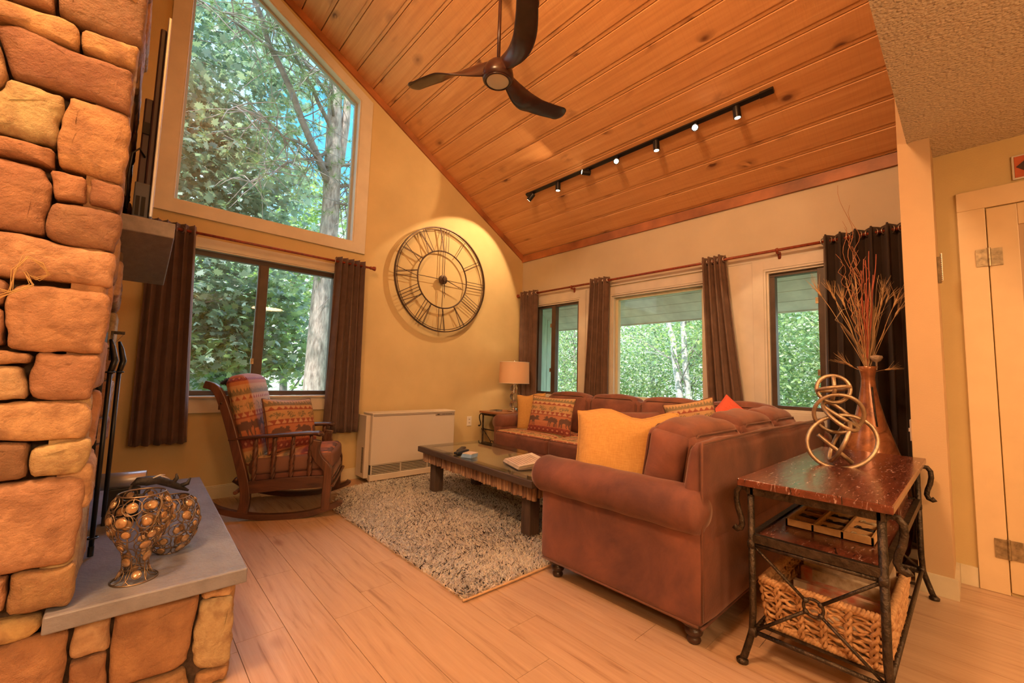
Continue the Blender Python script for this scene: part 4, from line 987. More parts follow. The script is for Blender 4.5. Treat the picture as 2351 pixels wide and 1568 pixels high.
def lodge(u, v, nm=2.6, nt=9):
    """colour of the woven moose pattern at u across, v up"""
    v = v % 1.0
    if v < .05: return ORG
    if v < .19:
        q = (v-.05)/.14; a = abs(((u*nt*1.1) % 1)-.5)*2; d = abs(q-.5)*2
        if a+d < .38: return (.55, .25, .14)
        return (.19, .03, .025) if .75 < a+d < 1.1 else DRED
    if v < .50:
        s = u*nm; k = s % 1; q = (v-.215)/.26
        if v > .215 and .04 < k < .96 and inpoly((k-.04)/.92 if int(s) % 2 == 0 else 1-(k-.04)/.92, q*.80, MOOSE): return BRN
        if v < .30 and hsh(int(u*60), int(v*70)) > .86: return RUST
        return (.50, .19, .09) if v > .3 else (.46, .16, .075)
    if v < .585:
        q = (v-.50)/.085; a = abs(((u*nt) % 1)-.5)*2
        if q < .12 or q > .9: return DRED
        return (.60, .36, .20) if q < a else (.33, .08, .05)
    if v < .76:
        q = (v-.585)/.175; w = math.sin(u*17)*.5+math.sin(u*31+2)*.3
        if abs(q-.45+.12*w) < .34*abs(math.sin(u*13)) and hsh(int(u*75), int(v*110)) > .42: return OLV
        return TAN
    if v < .83:
        q = (v-.76)/.07; a = abs(((u*nt+.5) % 1)-.5)*2
        if q < .12: return DRED
        return (.62, .38, .20) if q > a else (.36, .10, .055)
    q = (v-.83)/.17; a = .35+.5*abs(((u*16) % 1)-.5)*2*(.6+.4*hsh(int(u*16), 3))
    if q < a and q > .08: return OLV if hsh(int(u*90), int(v*120)) > .25 else (.3, .22, .11)
    return TAN

# ---------------------------------------------------------------- sectional sofa
so_ = thing('sectional_sofa', 'large brown microsuede sectional sofa with patterned seat tops and rolled arms', 'sofa', (2.9, 1.6, 0))
m = MB()
softbox(m, (2.93, 1.20, .27), (2.24, .86, .34), .03, 0.008, 10)                  # frame of the near run
softbox(m, (3.66, 2.24, .20), (.92, 2.98, .22), .03, 0.006, 10)                  # frame of the run under the windows
obj('base', m, M_sofa, so_, smooth=True)
m = MB(); softbox(m, (2.925, .838, .468), (2.23, .115, .756), .04, .008, 26, wrk=.003, seed=2)
for k in range(len(m.v)):
    x_, y_, z_ = m.v[k]; m.v[k] = (x_, y_-.16*max(0, z_-.5)*max(0, min(1, (y_-.79)/.09)), z_-0.012*abs(math.sin(x_*4.6)) if z_ > .78 else z_)
obj('back_frame', m, M_sofa, so_, smooth=True)
m = MB(); m.tube([(1.812, .785, .12), (1.812, .78, .82), (1.825, .785, .840), (2.4, .787, .846), (3.2, .787, .842), (4.0, .787, .846)], .006, 8); m.tube([(1.803, .80, .10), (1.803, 1.67, .10)], .006, 8); m.tube([(1.80, .782, .10), (4.0, .782, .10)], .006, 8)
obj('piping', m, M_pipe, so_, smooth=True)
m = MB(); softbox(m, (4.02, 2.25, .42), (.18, 3.0, .66), .05, .01, 12); obj('back_frame', m, M_sofa, so_, smooth=True)
# near arm: flat end panel and roll
def arm(panel, a, b, r, squash, seed):
    m = MB(); softbox(m, *panel, .025, .006, 16, wrk=.0015, seed=seed)
    a, b = Vector(a), Vector(b); n = 44; d = (b-a); L = d.length; pts = []; rr = []
    for i in range(n+1):
        s = i/n; e = min(s, 1-s)*L; k = math.sqrt(max(0, 1-(1-min(e/.045, 1))**2)); pts.append(a.lerp(b, s)); rr.append(max(.002, r*(.30+.70*k) if 0 < i < n else r*.05)*(1+.012*math.sin(i*.7+seed)))
    j = len(m.v); m.tube(pts, rr, 32)
    for i in range(j, len(m.v)):
        p = Vector(m.v[i]); m.v[i] = (p.x, p.y, a.z+(p.z-a.z)*squash)
    return m
m = arm(((1.86, 1.235, .295), (.125, .90, .40)), (1.845, .765, .552), (1.845, 1.735, .552), .112, .90, 3)
obj('arm', m, M_sofa, so_, smooth=True)
m = arm(((3.58, 3.70, .36), (.80, .12, .36)), (3.17, 3.715, .575), (3.98, 3.715, .575), .090, .95, 5)
obj('arm', m, M_sofa, so_, smooth=True)
# seat cushions
def seat_c(c, size, pat, seed, nrep=(1.6, 1.1), dirn=0):
    m = MB()
    def cf(fi, u, v):
        if fi != 5: return (-1, 0, 0)
        a, b = (v, u) if dirn == 0 else (u, v)
        return lodge(a*nrep[0], b*nrep[1]*.98+.55, nm=3, nt=11)
    softbox(m, c, size, .045, .022, 56 if pat else 14, colf=cf if pat else None, wrk=.002, seed=seed)
    if pat:
        top = MB(); vs = []; rest = MB()
        n = 57*57; rest.v = m.v[:5*n]; rest.c = [(1, 1, 1)]*(5*n); rest.f = [f for f in m.f if max(f) < 5*n]
        top.v = m.v[5*n:]; top.c = m.c[5*n:]; top.f = [tuple(i-5*n for i in f) for f in m.f if min(f) >= 5*n]
        o = obj('seat_cushion', rest, M_sofa, so_, smooth=True)
        tp = obj('patterned_top', top, M_fabric, so_, smooth=True); tp.parent = o
    else: o = obj('seat_cushion', m, M_sofa, so_, smooth=True)
    z1 = c[2]+size[2]/2-.012; x0, x1, y0_, y1_ = c[0]-size[0]/2, c[0]+size[0]/2, c[1]-size[1]/2, c[1]+size[1]/2
    pm = MB(); pm.tube([(x0+.012, y0_+.03, z1), (x0+.012, y1_-.03, z1), (x0+.04, y1_-.01, z1), (x1-.04, y1_-.01, z1)], .006, 8)
    pm.tube([(x0+.012, y0_+.03, z1), (x0+.035, y0_+.01, z1), (x1-.04, y0_+.01, z1)], .006, 8)
    pp = obj('piping', pm, M_pipe, so_, smooth=True); pp.parent = o
    return o
seat_c((3.50, 3.265, .405), (.78, .80, .185), True, 1)
seat_c((3.50, 2.470, .405), (.78, .775, .185), True, 2)
seat_c((3.50, 1.785, .405), (.78, .585, .185), True, 3)
seat_c((2.40, 1.36, .44), (.92, .70, .17), True, 4, dirn=1)
seat_c((3.28, 1.24, .44), (.80, .48, .17), True, 5, dirn=1)
# back cushions
def back_c(c, size, rot, seed, lean, mat=M_sofacush, wrk=.005):
    m = MB(); M_ = Matrix.Rotation(rot, 3, 'Z') @ Matrix.Rotation(lean, 3, 'Y')
    softbox(m, c, size, .055, .045, 26, m=M_, wrk=wrk, seed=seed)
    o = obj('back_cushion', m, mat, so_, smooth=True)
    pm = MB(); hx, hy, hz = size[0]/2, size[1]/2, size[2]/2
    for sx in (-1, 1):
        loop = []
        for (a, b) in [(-1+.5*k/2, 1) for k in range(1, 8)]+[(1, 1-.5*k/2) for k in range(1, 8)]+[(1-.5*k/2, -1) for k in range(1, 8)]+[(-1, -1+.5*k/2) for k in range(1, 8)]:
            loop.append(M_ @ Vector((sx*(hx-.006), a*(hy-.01), b*(hz-.01)))+Vector(c))
        pm.tube(loop, .0055, 7, closed=True)
    pp = obj('piping', pm, M_pipe, so_, smooth=True); pp.parent = o
    return o
for k, (y0_, y1_) in enumerate(((2.86, 3.46), (2.25, 2.84), (1.62, 2.23), (1.03, 1.60))):
    back_c((3.84, (y0_+y1_)/2, .685), (.20, y1_-y0_-.012, .44), 0, 20+k, .12)
for k, (x0, x1) in enumerate(((1.93, 2.58), (2.60, 3.20), (3.22, 3.74))):
    back_c(((x0+x1)/2, 1.02+.01*k, .68 if k else .665), (.22, x1-x0-.012, .42), -PI/2, 30+k, -.16 if False else .16, wrk=.007)
# turned bun feet
def foot(x, y, parent, name='foot'):
    m = MB(); m.lathe([(.018, 0), (.026, .004), (.030, .014), (.026, .024), (.022, .030), (.034, .038), (.038, .050), (.034, .060), (.026, .066), (.030, .070), (.052, .080), (.058, .094), (.052, .108), (.030, .114)], (x, y, 0), 24)
    return obj(name, m, simple('dark turned wood', (0.045, 0.02, 0.014), 0.3, var=.2), parent, smooth=True)
for (x, y) in ((1.865, .845), (1.865, 1.61), (3.2, 3.6), (3.2, 2.2), (3.1, .86)): foot(x, y, so_)

# ---------------------------------------------------------------- throw pillows
def throw(label, c, w, h, t, yaw, tilt, roll=0, mat=M_gold, pat=False, seed=0, edge=None, wave=.0, rep=(1, 1), off=0, name='throw_pillow'):
    o = thing(name, label, 'pillow', c); o.rotation_euler = Euler((tilt, roll, yaw), 'ZYX' if False else 'XYZ')
    o.rotation_mode = 'QUATERNION'
    q = Matrix.Rotation(yaw, 4, 'Z') @ Matrix.Rotation(tilt, 4, 'X') @ Matrix.Rotation(roll, 4, 'Y'); o.rotation_quaternion = q.to_quaternion()
    m = MB(); pillow(m, w, h, t, 84 if pat else 34, colf=(lambda f, u, v: lodge(u*rep[0], v*rep[1]+off)) if pat else None, wave=wave, seed=seed)
    obj('cover', m, M_fabric if pat else mat, o, w=False, smooth=True)
    m = MB(); m.tube(pillow_edge(w, h, 15, wave, seed), .0055, 7, closed=True)
    obj('piping', m, edge or mat, o, w=False, smooth=True)
    return o
# local -Y is the face looking out; yaw 0 looks towards -y, yaw -90deg towards -x
throw('big mustard linen pillow leaning in the near corner of the sectional', (2.04, 1.30, .705), .54, .44, .17, -1.02, -.22, .05, seed=3, wave=.02)
throw('crumpled mustard pillow beside the far rolled arm under the lamp', (3.50, 3.47, .70), .36, .42, .13, -1.25, -.25, -.15, seed=4, wave=.008)
throw('square moose patterned pillow on the far seat in front of the mustard one', (3.42, 3.09, .69), .56, .42, .15, -1.42, -.25, .02, pat=True, seed=5, edge=M_pipe)
throw('moose patterned pillow poking up behind the near back cushions', (3.16, 1.42, .76), .36, .40, .15, -1.15, -.2, -.22, pat=True, seed=6, edge=M_pipe)
throw('coral red pillow standing on its corner in the sofa bend', (3.66, 1.34, .75), .36, .36, .12, -1.1, -.2, .70, mat=M_coral, seed=7)
throw('brown microsuede pillow lying behind the mustard linen pillow', (2.72, 1.72, .70), .52, .36, .13, -.8, -.35, .0, mat=M_sofacush, seed=8, edge=M_pipe)
# ---------------------------------------------------------------- iron and wood tables
def scroll(m, x, y, zt, dx, dy, s=1.0):
    """flat iron strap curling out from the leg top and back down"""
    pts = []
    for (a, z) in ((0, -.02), (.004, .0), (.018, .014), (.038, .012), (.050, -.005), (.052, -.035), (.046, -.07), (.036, -.10), (.032, -.125), (.038, -.142), (.052, -.148), (.062, -.140)):
        pts.append((x+dx*a*s, y+dy*a*s, zt+z*s))
    m.tube(pts, [.011*s]*10+[.012*s, .013*s], 8, flat=.6)
def iron_table(t, x0, x1, y0, y1, H, mid, low, TOP, sc=1.0, topm=None, shelf=True, dirs=None):
    """table top x0..x1, y0..y1 at height H; legs inset, X braces with a ring on the two short ends"""
    m = MB(); m.box(x0, x1, y0, y1, H-.028*sc, H); obj('table_top', m, topm or M_top, t, bevel=.004)
    i = .045*sc; lx = (x0+i, x1-i); ly = (y0+i*.8, y1-i*.8)
    m = MB(); w = .012*sc
    m.box(lx[0]-.012, lx[1]+.012, ly[0]-w, ly[0]+w, H-.062*sc, H-.028*sc); m.box(lx[0]-.012, lx[1]+.012, ly[1]-w, ly[1]+w, H-.062*sc, H-.028*sc)
    m.box(lx[0]-w, lx[0]+w, ly[0], ly[1], H-.062*sc, H-.028*sc); m.box(lx[1]-w, lx[1]+w, ly[0], ly[1], H-.062*sc, H-.028*sc)
    obj('apron', m, M_iron, t, bevel=.001)
    for a in (0, 1):
        for b in (0, 1):
            x, y = lx[a], ly[b]; sx = 1 if a else -1; sy = 1 if b else -1; m = MB()
            pts = [(x+sx*.0, y+sy*.042*sc, .012), (x, y+sy*.034*sc, .03), (x, y+sy*.016*sc, .07*sc+.02), (x, y+sy*.004*sc, low-.0), (x, y, low+.08), (x, y, H-.06*sc)]
            m.tube(pts, .013*sc, 8); m.lathe([(.013*sc, 0), (.021*sc, .002), (.022*sc, .012), (.013*sc, .02)], (x, y+sy*.042*sc, 0), 14)
            for zz in (mid-.035, low): m.lathe([(.012*sc, -.014), (.019*sc, -.010), (.019*sc, .010), (.012*sc, .014)], (x, y, zz), 14, Matrix.Rotation(PI/2, 3, 'X'))
            lg = obj('leg', m, M_iron, t, smooth=True)
            m = MB(); d = (0, sy) if dirs is None else dirs
            scroll(m, x, y, H-.055*sc, d[0], d[1], sc*1.05); s_ = obj('scroll', m, M_iron, t, smooth=True); s_.parent = lg
    m = MB()
    for x in lx:
        for zz in (mid-.035, low): m.cyl((x, ly[0], zz), (x, ly[1], zz), .0085*sc, 10)
        cy, cz = (ly[0]+ly[1])/2, (mid-.035+low)/2; r = .030*sc
        for (sy, sz) in ((-1, -1), (-1, 1), (1, -1), (1, 1)):
            L = Vector((0, sy*(ly[1]-ly[0])/2, sz*(mid-.035-low)/2)); e = L.normalized()
            m.cyl(Vector((x, cy, cz))+e*r, Vector((x, cy, cz))+L*.97, .006*sc, 8); m.sphere(tuple(Vector((x, cy, cz))+e*r), .010*sc, 10)
        m.tube([(x+.002, cy+r*math.cos(k*PI/12), cz+r*math.sin(k*PI/12)) for k in range(24)], .0055*sc, 8, closed=True)
    for y in ly:
        m.cyl((lx[0], y, low), (lx[1], y, low), .009*sc, 10)
    obj('brace', m, M_iron, t, smooth=True)
    if shelf:
        m = MB(); m.box(lx[0]+.014, lx[1]-.014, ly[0]+.012, ly[1]-.012, mid-.018, mid-.002); obj('shelf', m, M_top, t)
        for q in range(7):
            m = MB(); xq = lx[0]+.06+(lx[1]-lx[0]-.12)*q/6; m.box(xq-.011, xq+.011, ly[0], ly[1], low+.001, low+.007); obj('slat', m, M_iron, t)
        m = MB()
        m.box(lx[0]-.004, lx[1]+.004, ly[0]-.010, ly[0]+.012, mid-.026, mid+.006); m.box(lx[0]-.004, lx[1]+.004, ly[1]-.012, ly[1]+.010, mid-.026, mid+.006)
        m.box(lx[0]-.010, lx[0]+.014, ly[0], ly[1], mid-.026, mid+.006); m.box(lx[1]-.014, lx[1]+.010, ly[0], ly[1], mid-.026, mid+.006); obj('shelf_rail', m, M_iron, t, bevel=.001)
ct = thing('console_table', 'dark distressed wood console table on a scrolled iron frame behind the sofa back', 'table', (2.55, .42, 0))
iron_table(ct, 1.842, 3.25, .186, .655, .72, .50, .135, M_top)
et = thing('end_table', 'small wood topped iron end table in the far corner under the lamp', 'table', (3.85, 4.03, 0))
iron_table(et, 3.39, 4.10, 3.86, 4.30, .655, .46, .12, M_top, .9, topm=wood('brown end table top', (.36, .15, .07), (.20, .075, .035), (12, 1, 12), .3), shelf=False, dirs=(-1, .3))

# hyacinth basket with boxed games
bk = thing('woven_basket', 'open woven hyacinth basket on the low shelf of the console table', 'basket', (2.27, .41, .142))
B0 = (1.945, 2.50, .225, .60); BZ = (.145, .318)
def bpt(s, z, o=0.0):
    x0, x1, y0_, y1_ = B0; f = (z-BZ[0])/(BZ[1]-BZ[0]); e = -.018*(1-f); x0 -= e+o; x1 += e+o; y0_ -= e+o; y1_ += e+o
    P = 2*((x1-x0)+(y1_-y0_)); s = (s % 1)*P
    for (L, a, b) in (((x1-x0), (x0, y0_), (x1, y0_)), ((y1_-y0_), (x1, y0_), (x1, y1_)), ((x1-x0), (x1, y1_), (x0, y1_)), ((y1_-y0_), (x0, y1_), (x0, y0_))):
        if s <= L: return Vector((a[0]+(b[0]-a[0])*s/L, a[1]+(b[1]-a[1])*s/L, z))
        s -= L
    return Vector((x0, y0_, z))
m = MB(); N = 200; rows = 6
for r_ in range(rows):
    z = BZ[0]+.018+(BZ[1]-BZ[0]-.045)*r_/(rows-1); R = random.Random(r_)
    for st in (0, 1):
        pts = [bpt(k/N, z+.006*math.sin(2*PI*k/N*26+st*PI+r_)+R.uniform(-.002, .002)+(.005 if st else -.005), .0045*math.cos(2*PI*k/N*26+st*PI+r_*PI)) for k in range(N)]
        m.tube(pts, [.0062+R.uniform(-.0012, .0015) for _ in pts], 6, closed=True)
obj('weave', m, M_wick, bk, smooth=True)
m = MB()
for k in range(26):
    s_ = (k+.5)/26
    for st in (0, 1): m.tube([bpt(s_+.004*math.sin(i*.95+st*PI), BZ[0]+.005+(BZ[1]-BZ[0]-.01)*i/18, .009+.004*math.cos(i*.95+st*PI)) for i in range(19)], .0065, 6)
obj('stake', m, M_wick, bk, smooth=True)
m = MB()
for zz in (BZ[1], BZ[0]+.004):
    for st in (0, 1, 2): m.tube([bpt(k/320, zz+.009*math.sin(2*PI*k/320*52+st*2.09), .009*math.cos(2*PI*k/320*52+st*2.09)) for k in range(320)], .0082, 6, closed=True)
obj('braided_rim', m, M_wick, bk, smooth=True)
m = MB(); m.box(B0[0]+.02, B0[1]-.02, B0[2]+.02, B0[3]-.02, .144, .152); obj('basket_base', m, M_wick, bk)
M_gm = [simple('game box '+n, c, .5, var=.15, nscale=25, col2=c2) for n, c, c2 in (('cream', (.66, .52, .36), (.35, .22, .12)), ('red', (.55, .12, .07), (.62, .45, .3)), ('tan', (.50, .34, .2), (.7, .55, .4)), ('blue', (.25, .3, .4), (.6, .5, .4)))]
gl_ = ['cream board game box standing at the back of the basket', 'reddish flat game box on edge in the middle of the basket', 'tan game box on edge near the front of the basket', 'blue grey game box lying low in the basket']
for k, (x0, x1, y0_, y1_, z0, z1) in enumerate(((2.43, 2.46, .25, .575, .155, .350), (2.34, 2.37, .26, .565, .155, .275), (2.24, 2.27, .26, .57, .155, .245), (1.98, 2.18, .28, .55, .155, .21))):
    t = thing('game_box', gl_[k], 'game box', ((x0+x1)/2, (y0_+y1_)/2, z0), 0, 'games in the basket')
    m = MB(); m.box(x0, x1, y0_, y1_, z0, z1); obj('box_body', m, M_gm[k], t, bevel=.002)
    m = MB()
    m.box(x0-.001, x0+.001, y0_+.02, y0_+.26, z1-.045, z1-.008); m.box(x0-.001, x1-.004, y0_+.02, y0_+.26, z1-.0085, z1+.001)
    obj('box_print', m, M_gm[(k+3) % 4], t)
# tray of figures on the middle shelf
ty = thing('divided_tray', 'light wood divided tray on the middle shelf of the console table', 'tray', (2.30, .41, .50))
TX0, TX1, TY0, TY1, TZ = 2.13, 2.46, .275, .565, .498
m = MB(); m.box(TX0, TX1, TY0, TY1, TZ, TZ+.006)
for a in (TX0, TX1-.009): m.box(a, a+.009, TY0, TY1, TZ, TZ+.032)
for a in (TY0, TY1-.009): m.box(TX0, TX1, a, a+.009, TZ, TZ+.032)
for k in (1, 2): m.box(TX0, TX1, TY0+(TY1-TY0)*k/3-.005, TY0+(TY1-TY0)*k/3+.005, TZ, TZ+.030)
for k in (1, 2): m.box(TX0+(TX1-TX0)*k/3-.003, TX0+(TX1-TX0)*k/3+.003, TY0, TY1, TZ, TZ+.024)
obj('tray_frame', m, M_tray, ty, bevel=.001)
M_pc = [simple('black painted piece', (.03, .018, .014), .4), simple('natural carved piece', (.55, .38, .2), .5, var=.3)]
cols_ = [[1, 0, 1], [0, 0, 0], [1, 0, 1]]; where = ['left', 'middle', 'right']; rown = ['front', 'middle', 'back']
for a in range(3):
    for b in range(3):
        cx = TX0+(TX1-TX0)*(b+.5)/3; cy = TY1-(TY1-TY0)*(a+.5)/3; dk = cols_[a][b]
        m = MB(); m.tube([(cx+.01, cy+.036, TZ+.014), (cx+.006, cy+.02, TZ+.017), (cx, cy+.008, TZ+.016), (cx-.004, cy-.01, TZ+.018), (cx-.01, cy-.036, TZ+.014)], [.005, .009, .007, .012, .016], 8, flat=.5)
        m.tube([(cx-.006, cy+.030, TZ+.018), (cx+.012, cy+.026, TZ+.02), (cx+.018, cy+.015, TZ+.018)], .0035, 6)
        tag(obj('carved_piece', m, M_pc[dk], smooth=True, origin=(cx, cy, TZ+.006)), '%s carved figure in the %s row, %s column of the divided tray' % ('pale' if dk else 'black', rown[b], where[a]), 'figurine', 'figures in the divided tray')
t = thing('wooden_game_case', 'dark wooden case with pale trim at the back of the middle shelf', 'case', (2.85, .42, .50))
m = MB(); m.box(2.66, 3.05, .25, .59, .498, .56); obj('case_body', m, M_top, t, bevel=.004)
m = MB(); m.box(2.655, 2.662, .26, .58, .535, .548); m.sphere((2.655, .52, .53), .018, 12, sx=.3); m.sphere((2.655, .30, .53), .018, 12, sx=.3); obj('case_trim', m, M_tray, t, smooth=True, ang=30)

# knot sculpture of interlocked rings
kn_ = thing('knot_sculpture', 'antique gold sculpture of interlocked rings on the console table', 'sculpture', (2.57, .43, .72))
def ringm(m, c, r, nrm, rx=1.0, th=.009, n=40, spin=0.0):
    q = Vector(nrm).to_track_quat('Z', 'Y').to_matrix() @ Matrix.Rotation(spin, 3, 'Z')
    m.tube([Vector(c)+q @ Vector((r*rx*math.cos(2*PI*k/n), r*math.sin(2*PI*k/n), 0)) for k in range(n)], th, 10, closed=True)
m = MB()
ringm(m, (2.56, .435, .835), .120, (-1, -.45, .25), 1.22, spin=.55); obj('lower_ring', m, M_goldknot, kn_, smooth=True)
m = MB(); ringm(m, (2.57, .445, .832), .102, (.35, -1, -.45), .95, spin=.2); m.tube([(2.52, .52, .86), (2.55, .45, .79), (2.58, .40, .735)], .010, 8); obj('lower_ring', m, M_goldknot, kn_, smooth=True)
m = MB(); ringm(m, (2.57, .445, .965), .098, (-1, -.35, -.35), 1.0, spin=.3); obj('middle_ring', m, M_goldknot, kn_, smooth=True)
m = MB(); ringm(m, (2.57, .44, .955), .082, (-.2, -.8, .9), 1.2, spin=.8); m.tube([(2.53, .50, 1.0), (2.57, .44, .95), (2.60, .37, .90)], .010, 8); obj('middle_ring', m, M_goldknot, kn_, smooth=True)
m = MB(); ringm(m, (2.57, .462, 1.085), .066, (-1, -.3, .15), 1.0); obj('top_ring', m, M_goldknot, kn_, smooth=True)
m = MB(); ringm(m, (2.57, .462, 1.085), .066, (.1, .2, 1), 1.0, th=.008); m.tube([(2.57, .46, 1.15), (2.565, .455, 1.08), (2.575, .47, 1.02)], .009, 8); obj('top_ring', m, M_goldknot, kn_, smooth=True)

# floor vase with dried grasses
vz = thing('floor_vase', 'tall trumpet necked mottled bronze vase standing behind the console table', 'vase', (3.60, .46, 0))
m = MB(); m.lathe([(.10, 0), (.13, .02), (.165, .10), (.185, .22), (.19, .36), (.180, .50), (.155, .64), (.118, .76), (.082, .88), (.056, 1.00), (.040, 1.10), (.036, 1.16), (.044, 1.21), (.055, 1.232), (.051, 1.234), (.040, 1.20), (.030, 1.16)], (3.60, .46, 0), 40, cap=False)
m.lathe([(.0001, .01), (.12, .01)], (3.60, .46, 0), 40, cap=False); obj('vase_body', m, M_vase, vz, smooth=True)
m = MB(); m.tube([(3.560, .437, 1.10), (3.552, .432, 1.02), (3.538, .424, .93), (3.522, .415, .85)], .005, 6); obj('handle_strap', m, M_iron, vz, smooth=True)
R = random.Random(21); base = Vector((3.60, .46, 1.20))
M_str = simple('dry straw', (0.62, 0.40, 0.19), 0.7, var=.2); M_red = simple('red twig', (0.50, 0.11, 0.05), 0.6, var=.2); M_curl = simple('curly willow', (0.48, 0.20, 0.09), 0.6, var=.2); M_reed = simple('dry leaf blade', (0.34, 0.23, 0.12), 0.7, var=.2)
RT = Vector((.80, -.60, 0))      # sideways as one looks at the vase from the room
def stem(lean, back, top, curl=0.0, fr=9, r=.0022, ph=0, n=26, r1=None):
    pts = []
    for i in range(n+1):
        s = i/n; h = s*(top-1.20)
        off = RT*(lean*s**1.2)+Vector((RT.y, -RT.x, 0))*(-back*s)
        if curl: off = off+RT*curl*math.sin(fr*s*2+ph)*min(1, s*2)+Vector((0, 0, 1))*curl*.5*math.cos(fr*1.3*s+ph)*min(1, s*2)
        pts.append(base+off+Vector((0, 0, h-.02)))
    return pts
gst = lambda label, cat, name: thing(name, label, cat, (3.60, .46, 1.20), 0, 'dried stems in the floor vase')
t = gst('curly reddish willow twigs twisting tall out of the floor vase', 'dried stems', 'curly_willow')
for k, (ln, tp_, cu) in enumerate(((-.17, 2.45, .035), (-.13, 2.20, .03), (-.05, 2.36, .035), (-.09, 2.05, .028), (.0, 2.0, .025), (-.14, 1.95, .03), (-.03, 1.9, .03), (-.19, 2.0, .03), (-.07, 2.12, .035))):
    m = MB(); p = stem(ln, R.uniform(-.05, .05), tp_, cu, 9+k, ph=k*1.3); m.tube(p, [.0042-.0032*i/26 for i in range(27)], 6)
    q = p[18]; m.tube([q, q+RT*.03*(1 if k % 2 else -1)+Vector((0, 0, .05)), q+RT*.02*(1 if k % 2 else -1)+Vector((0, 0, .11)), q+RT*.05*(1 if k % 2 else -1)+Vector((0, 0, .16))], [.002, .0018, .0014, .0008], 5)
    obj('twig', m, M_curl, t, smooth=True)
t = gst('bundle of straight red sticks in the middle of the dried arrangement', 'dried stems', 'red_sticks')
for k in range(9):
    m = MB(); m.tube(stem(-.045+.014*k, R.uniform(-.04, .04), R.uniform(1.72, 2.02), .004, 7, ph=k), .003, 5); obj('stick', m, M_red, t)
t = gst('pale straw stalks standing upright in the dried arrangement', 'dried stems', 'straw_stalks')
for k in range(20):
    m = MB(); m.tube(stem(-.17+.016*k+R.uniform(-.01, .01), R.uniform(-.06, .06), R.uniform(1.5, 1.92), .006, 6, ph=k), .0018, 5); obj('stalk', m, M_str, t)
t = gst('bearded wheat ears fanning to both sides of the dried arrangement', 'dried stems', 'wheat')
for k, (ln, tp_) in enumerate(((-.27, 1.72), (-.25, 1.68), (.17, 1.66), (.20, 1.70), (.19, 1.60), (.12, 1.56), (.15, 1.74), (.10, 1.66), (-.10, 1.66), (.18, 1.24), (-.12, 1.25), (.05, 1.5))):
    p = stem(ln, R.uniform(-.05, .05), tp_, .004, 5, ph=k); m = MB(); m.tube(p, .0018, 5)
    d = (p[-1]-p[-5]).normalized(); a = p[-1]
    m.tube([a-d*.01, a+d*.015, a+d*.04, a+d*.06], [.003, .007, .006, .002], 7)
    for q in range(16):
        e = (d+Vector((R.uniform(-.5, .5), R.uniform(-.5, .5), R.uniform(-.3, .4)))).normalized(); b = a+d*R.uniform(0, .05); m.tube([b, b+e*.05, b+e*R.uniform(.08, .13)], [.0011, .0009, .0004], 4, cap=False)
    obj('wheat_ear', m, M_str, t, smooth=True)
t = gst('long flat dry leaf blade bending across the dried stems', 'dried leaf', 'dry_leaf')
m = MB(); p = [base+RT*a+Vector((0, 0, z)) for a, z in ((.02, .03), (-.03, .12), (-.10, .22), (-.18, .31), (-.22, .335), (-.17, .40), (-.12, .42))]; m.tube(p, [.006, .012, .014, .010, .004, .006, .002], 8, flat=.25); obj('blade', m, M_reed, t, smooth=True)
m = MB(); p = [base+RT*a+Vector((0, 0, z)) for a, z in ((.02, .02), (.05, .2), (.055, .4), (.04, .55))]; m.tube(p, [.006, .014, .012, .002], 8, flat=.25); obj('blade', m, M_reed, t, smooth=True)
t = gst('pale round seed head low in the mouth of the floor vase', 'seed head', 'seed_head')
m = MB(); m.lathe([(.004, -.08), (.006, -.03), (.022, -.02), (.034, .0), (.030, .012), (.001, .018)], tuple(base+RT*.03+Vector((-.04, -.03, .09))), 18); obj('pod', m, simple('felt pod', (.55, .42, .30), .9, var=.2, bs=.8), t, smooth=True)
# ---------------------------------------------------------------- shag rug
RUG = [(1.30, 1.72), (3.15, 1.72), (3.15, 4.02), (1.80, 4.03), (1.56, 3.96), (1.42, 3.75), (1.295, 3.50)]
rg = thing('shag_rug', 'cream shag rug flecked with charcoal under the coffee table', 'rug', (2.2, 2.9, 0))
m = MB(); m.prism(RUG, 0.0, 0.010, axis='z'); obj('backing', m, simple('rug backing', (.55, .42, .30), .9), rg)
g = G('shag pile'); A = attr(g); d = g.n('BsdfDiffuse'); g.link(A, d.inputs['Color']); t1 = g.n('BsdfTranslucent'); g.link(A, t1.inputs['Color']); mx = g.n('MixShader'); mx.inputs[0].default_value = .45
g.link(d.outputs[0], mx.inputs[1]); g.link(t1.outputs[0], mx.inputs[2]); g.link(mx.outputs[0], g.out.inputs['Surface']); M_pile = g.m
r = np.random.RandomState(9); n = 125000
P = np.stack([1.285+1.88*r.rand(n), 1.71+2.33*r.rand(n)], 1)
pl = np.array(RUG)
ins = np.zeros(n, bool); j = len(pl)-1
for i in range(len(pl)):
    xi, yi = pl[i]; xj, yj = pl[j]
    ins ^= ((yi > P[:, 1]) != (yj > P[:, 1])) & (P[:, 0] < (xj-xi)*(P[:, 1]-yi)/(yj-yi+1e-12)+xi); j = i
P = P[ins]; n = len(P)
cl = 0.5+0.25*np.sin(P[:, 0]*7+2*np.sin(P[:, 1]*3))+0.25*np.sin(P[:, 1]*9+1.5*np.sin(P[:, 0]*5))
dark = r.rand(n) < (0.07+0.12*cl+0.10*np.clip((P[:, 0]-1.8)*1.2, 0, 1)*np.clip((P[:, 1]-1.9)*2, 0, 1))
tl = r.normal(size=(n, 2))*0.014; fl = np.stack([np.sin(P[:, 1]*8+P[:, 0]*3), np.cos(P[:, 0]*7)], 1)*0.007; h = .018+.014*r.rand(n)
a = r.rand(n)*PI; w = .0024+.0018*r.rand(n); sx = np.stack([np.cos(a)*w, np.sin(a)*w], 1)
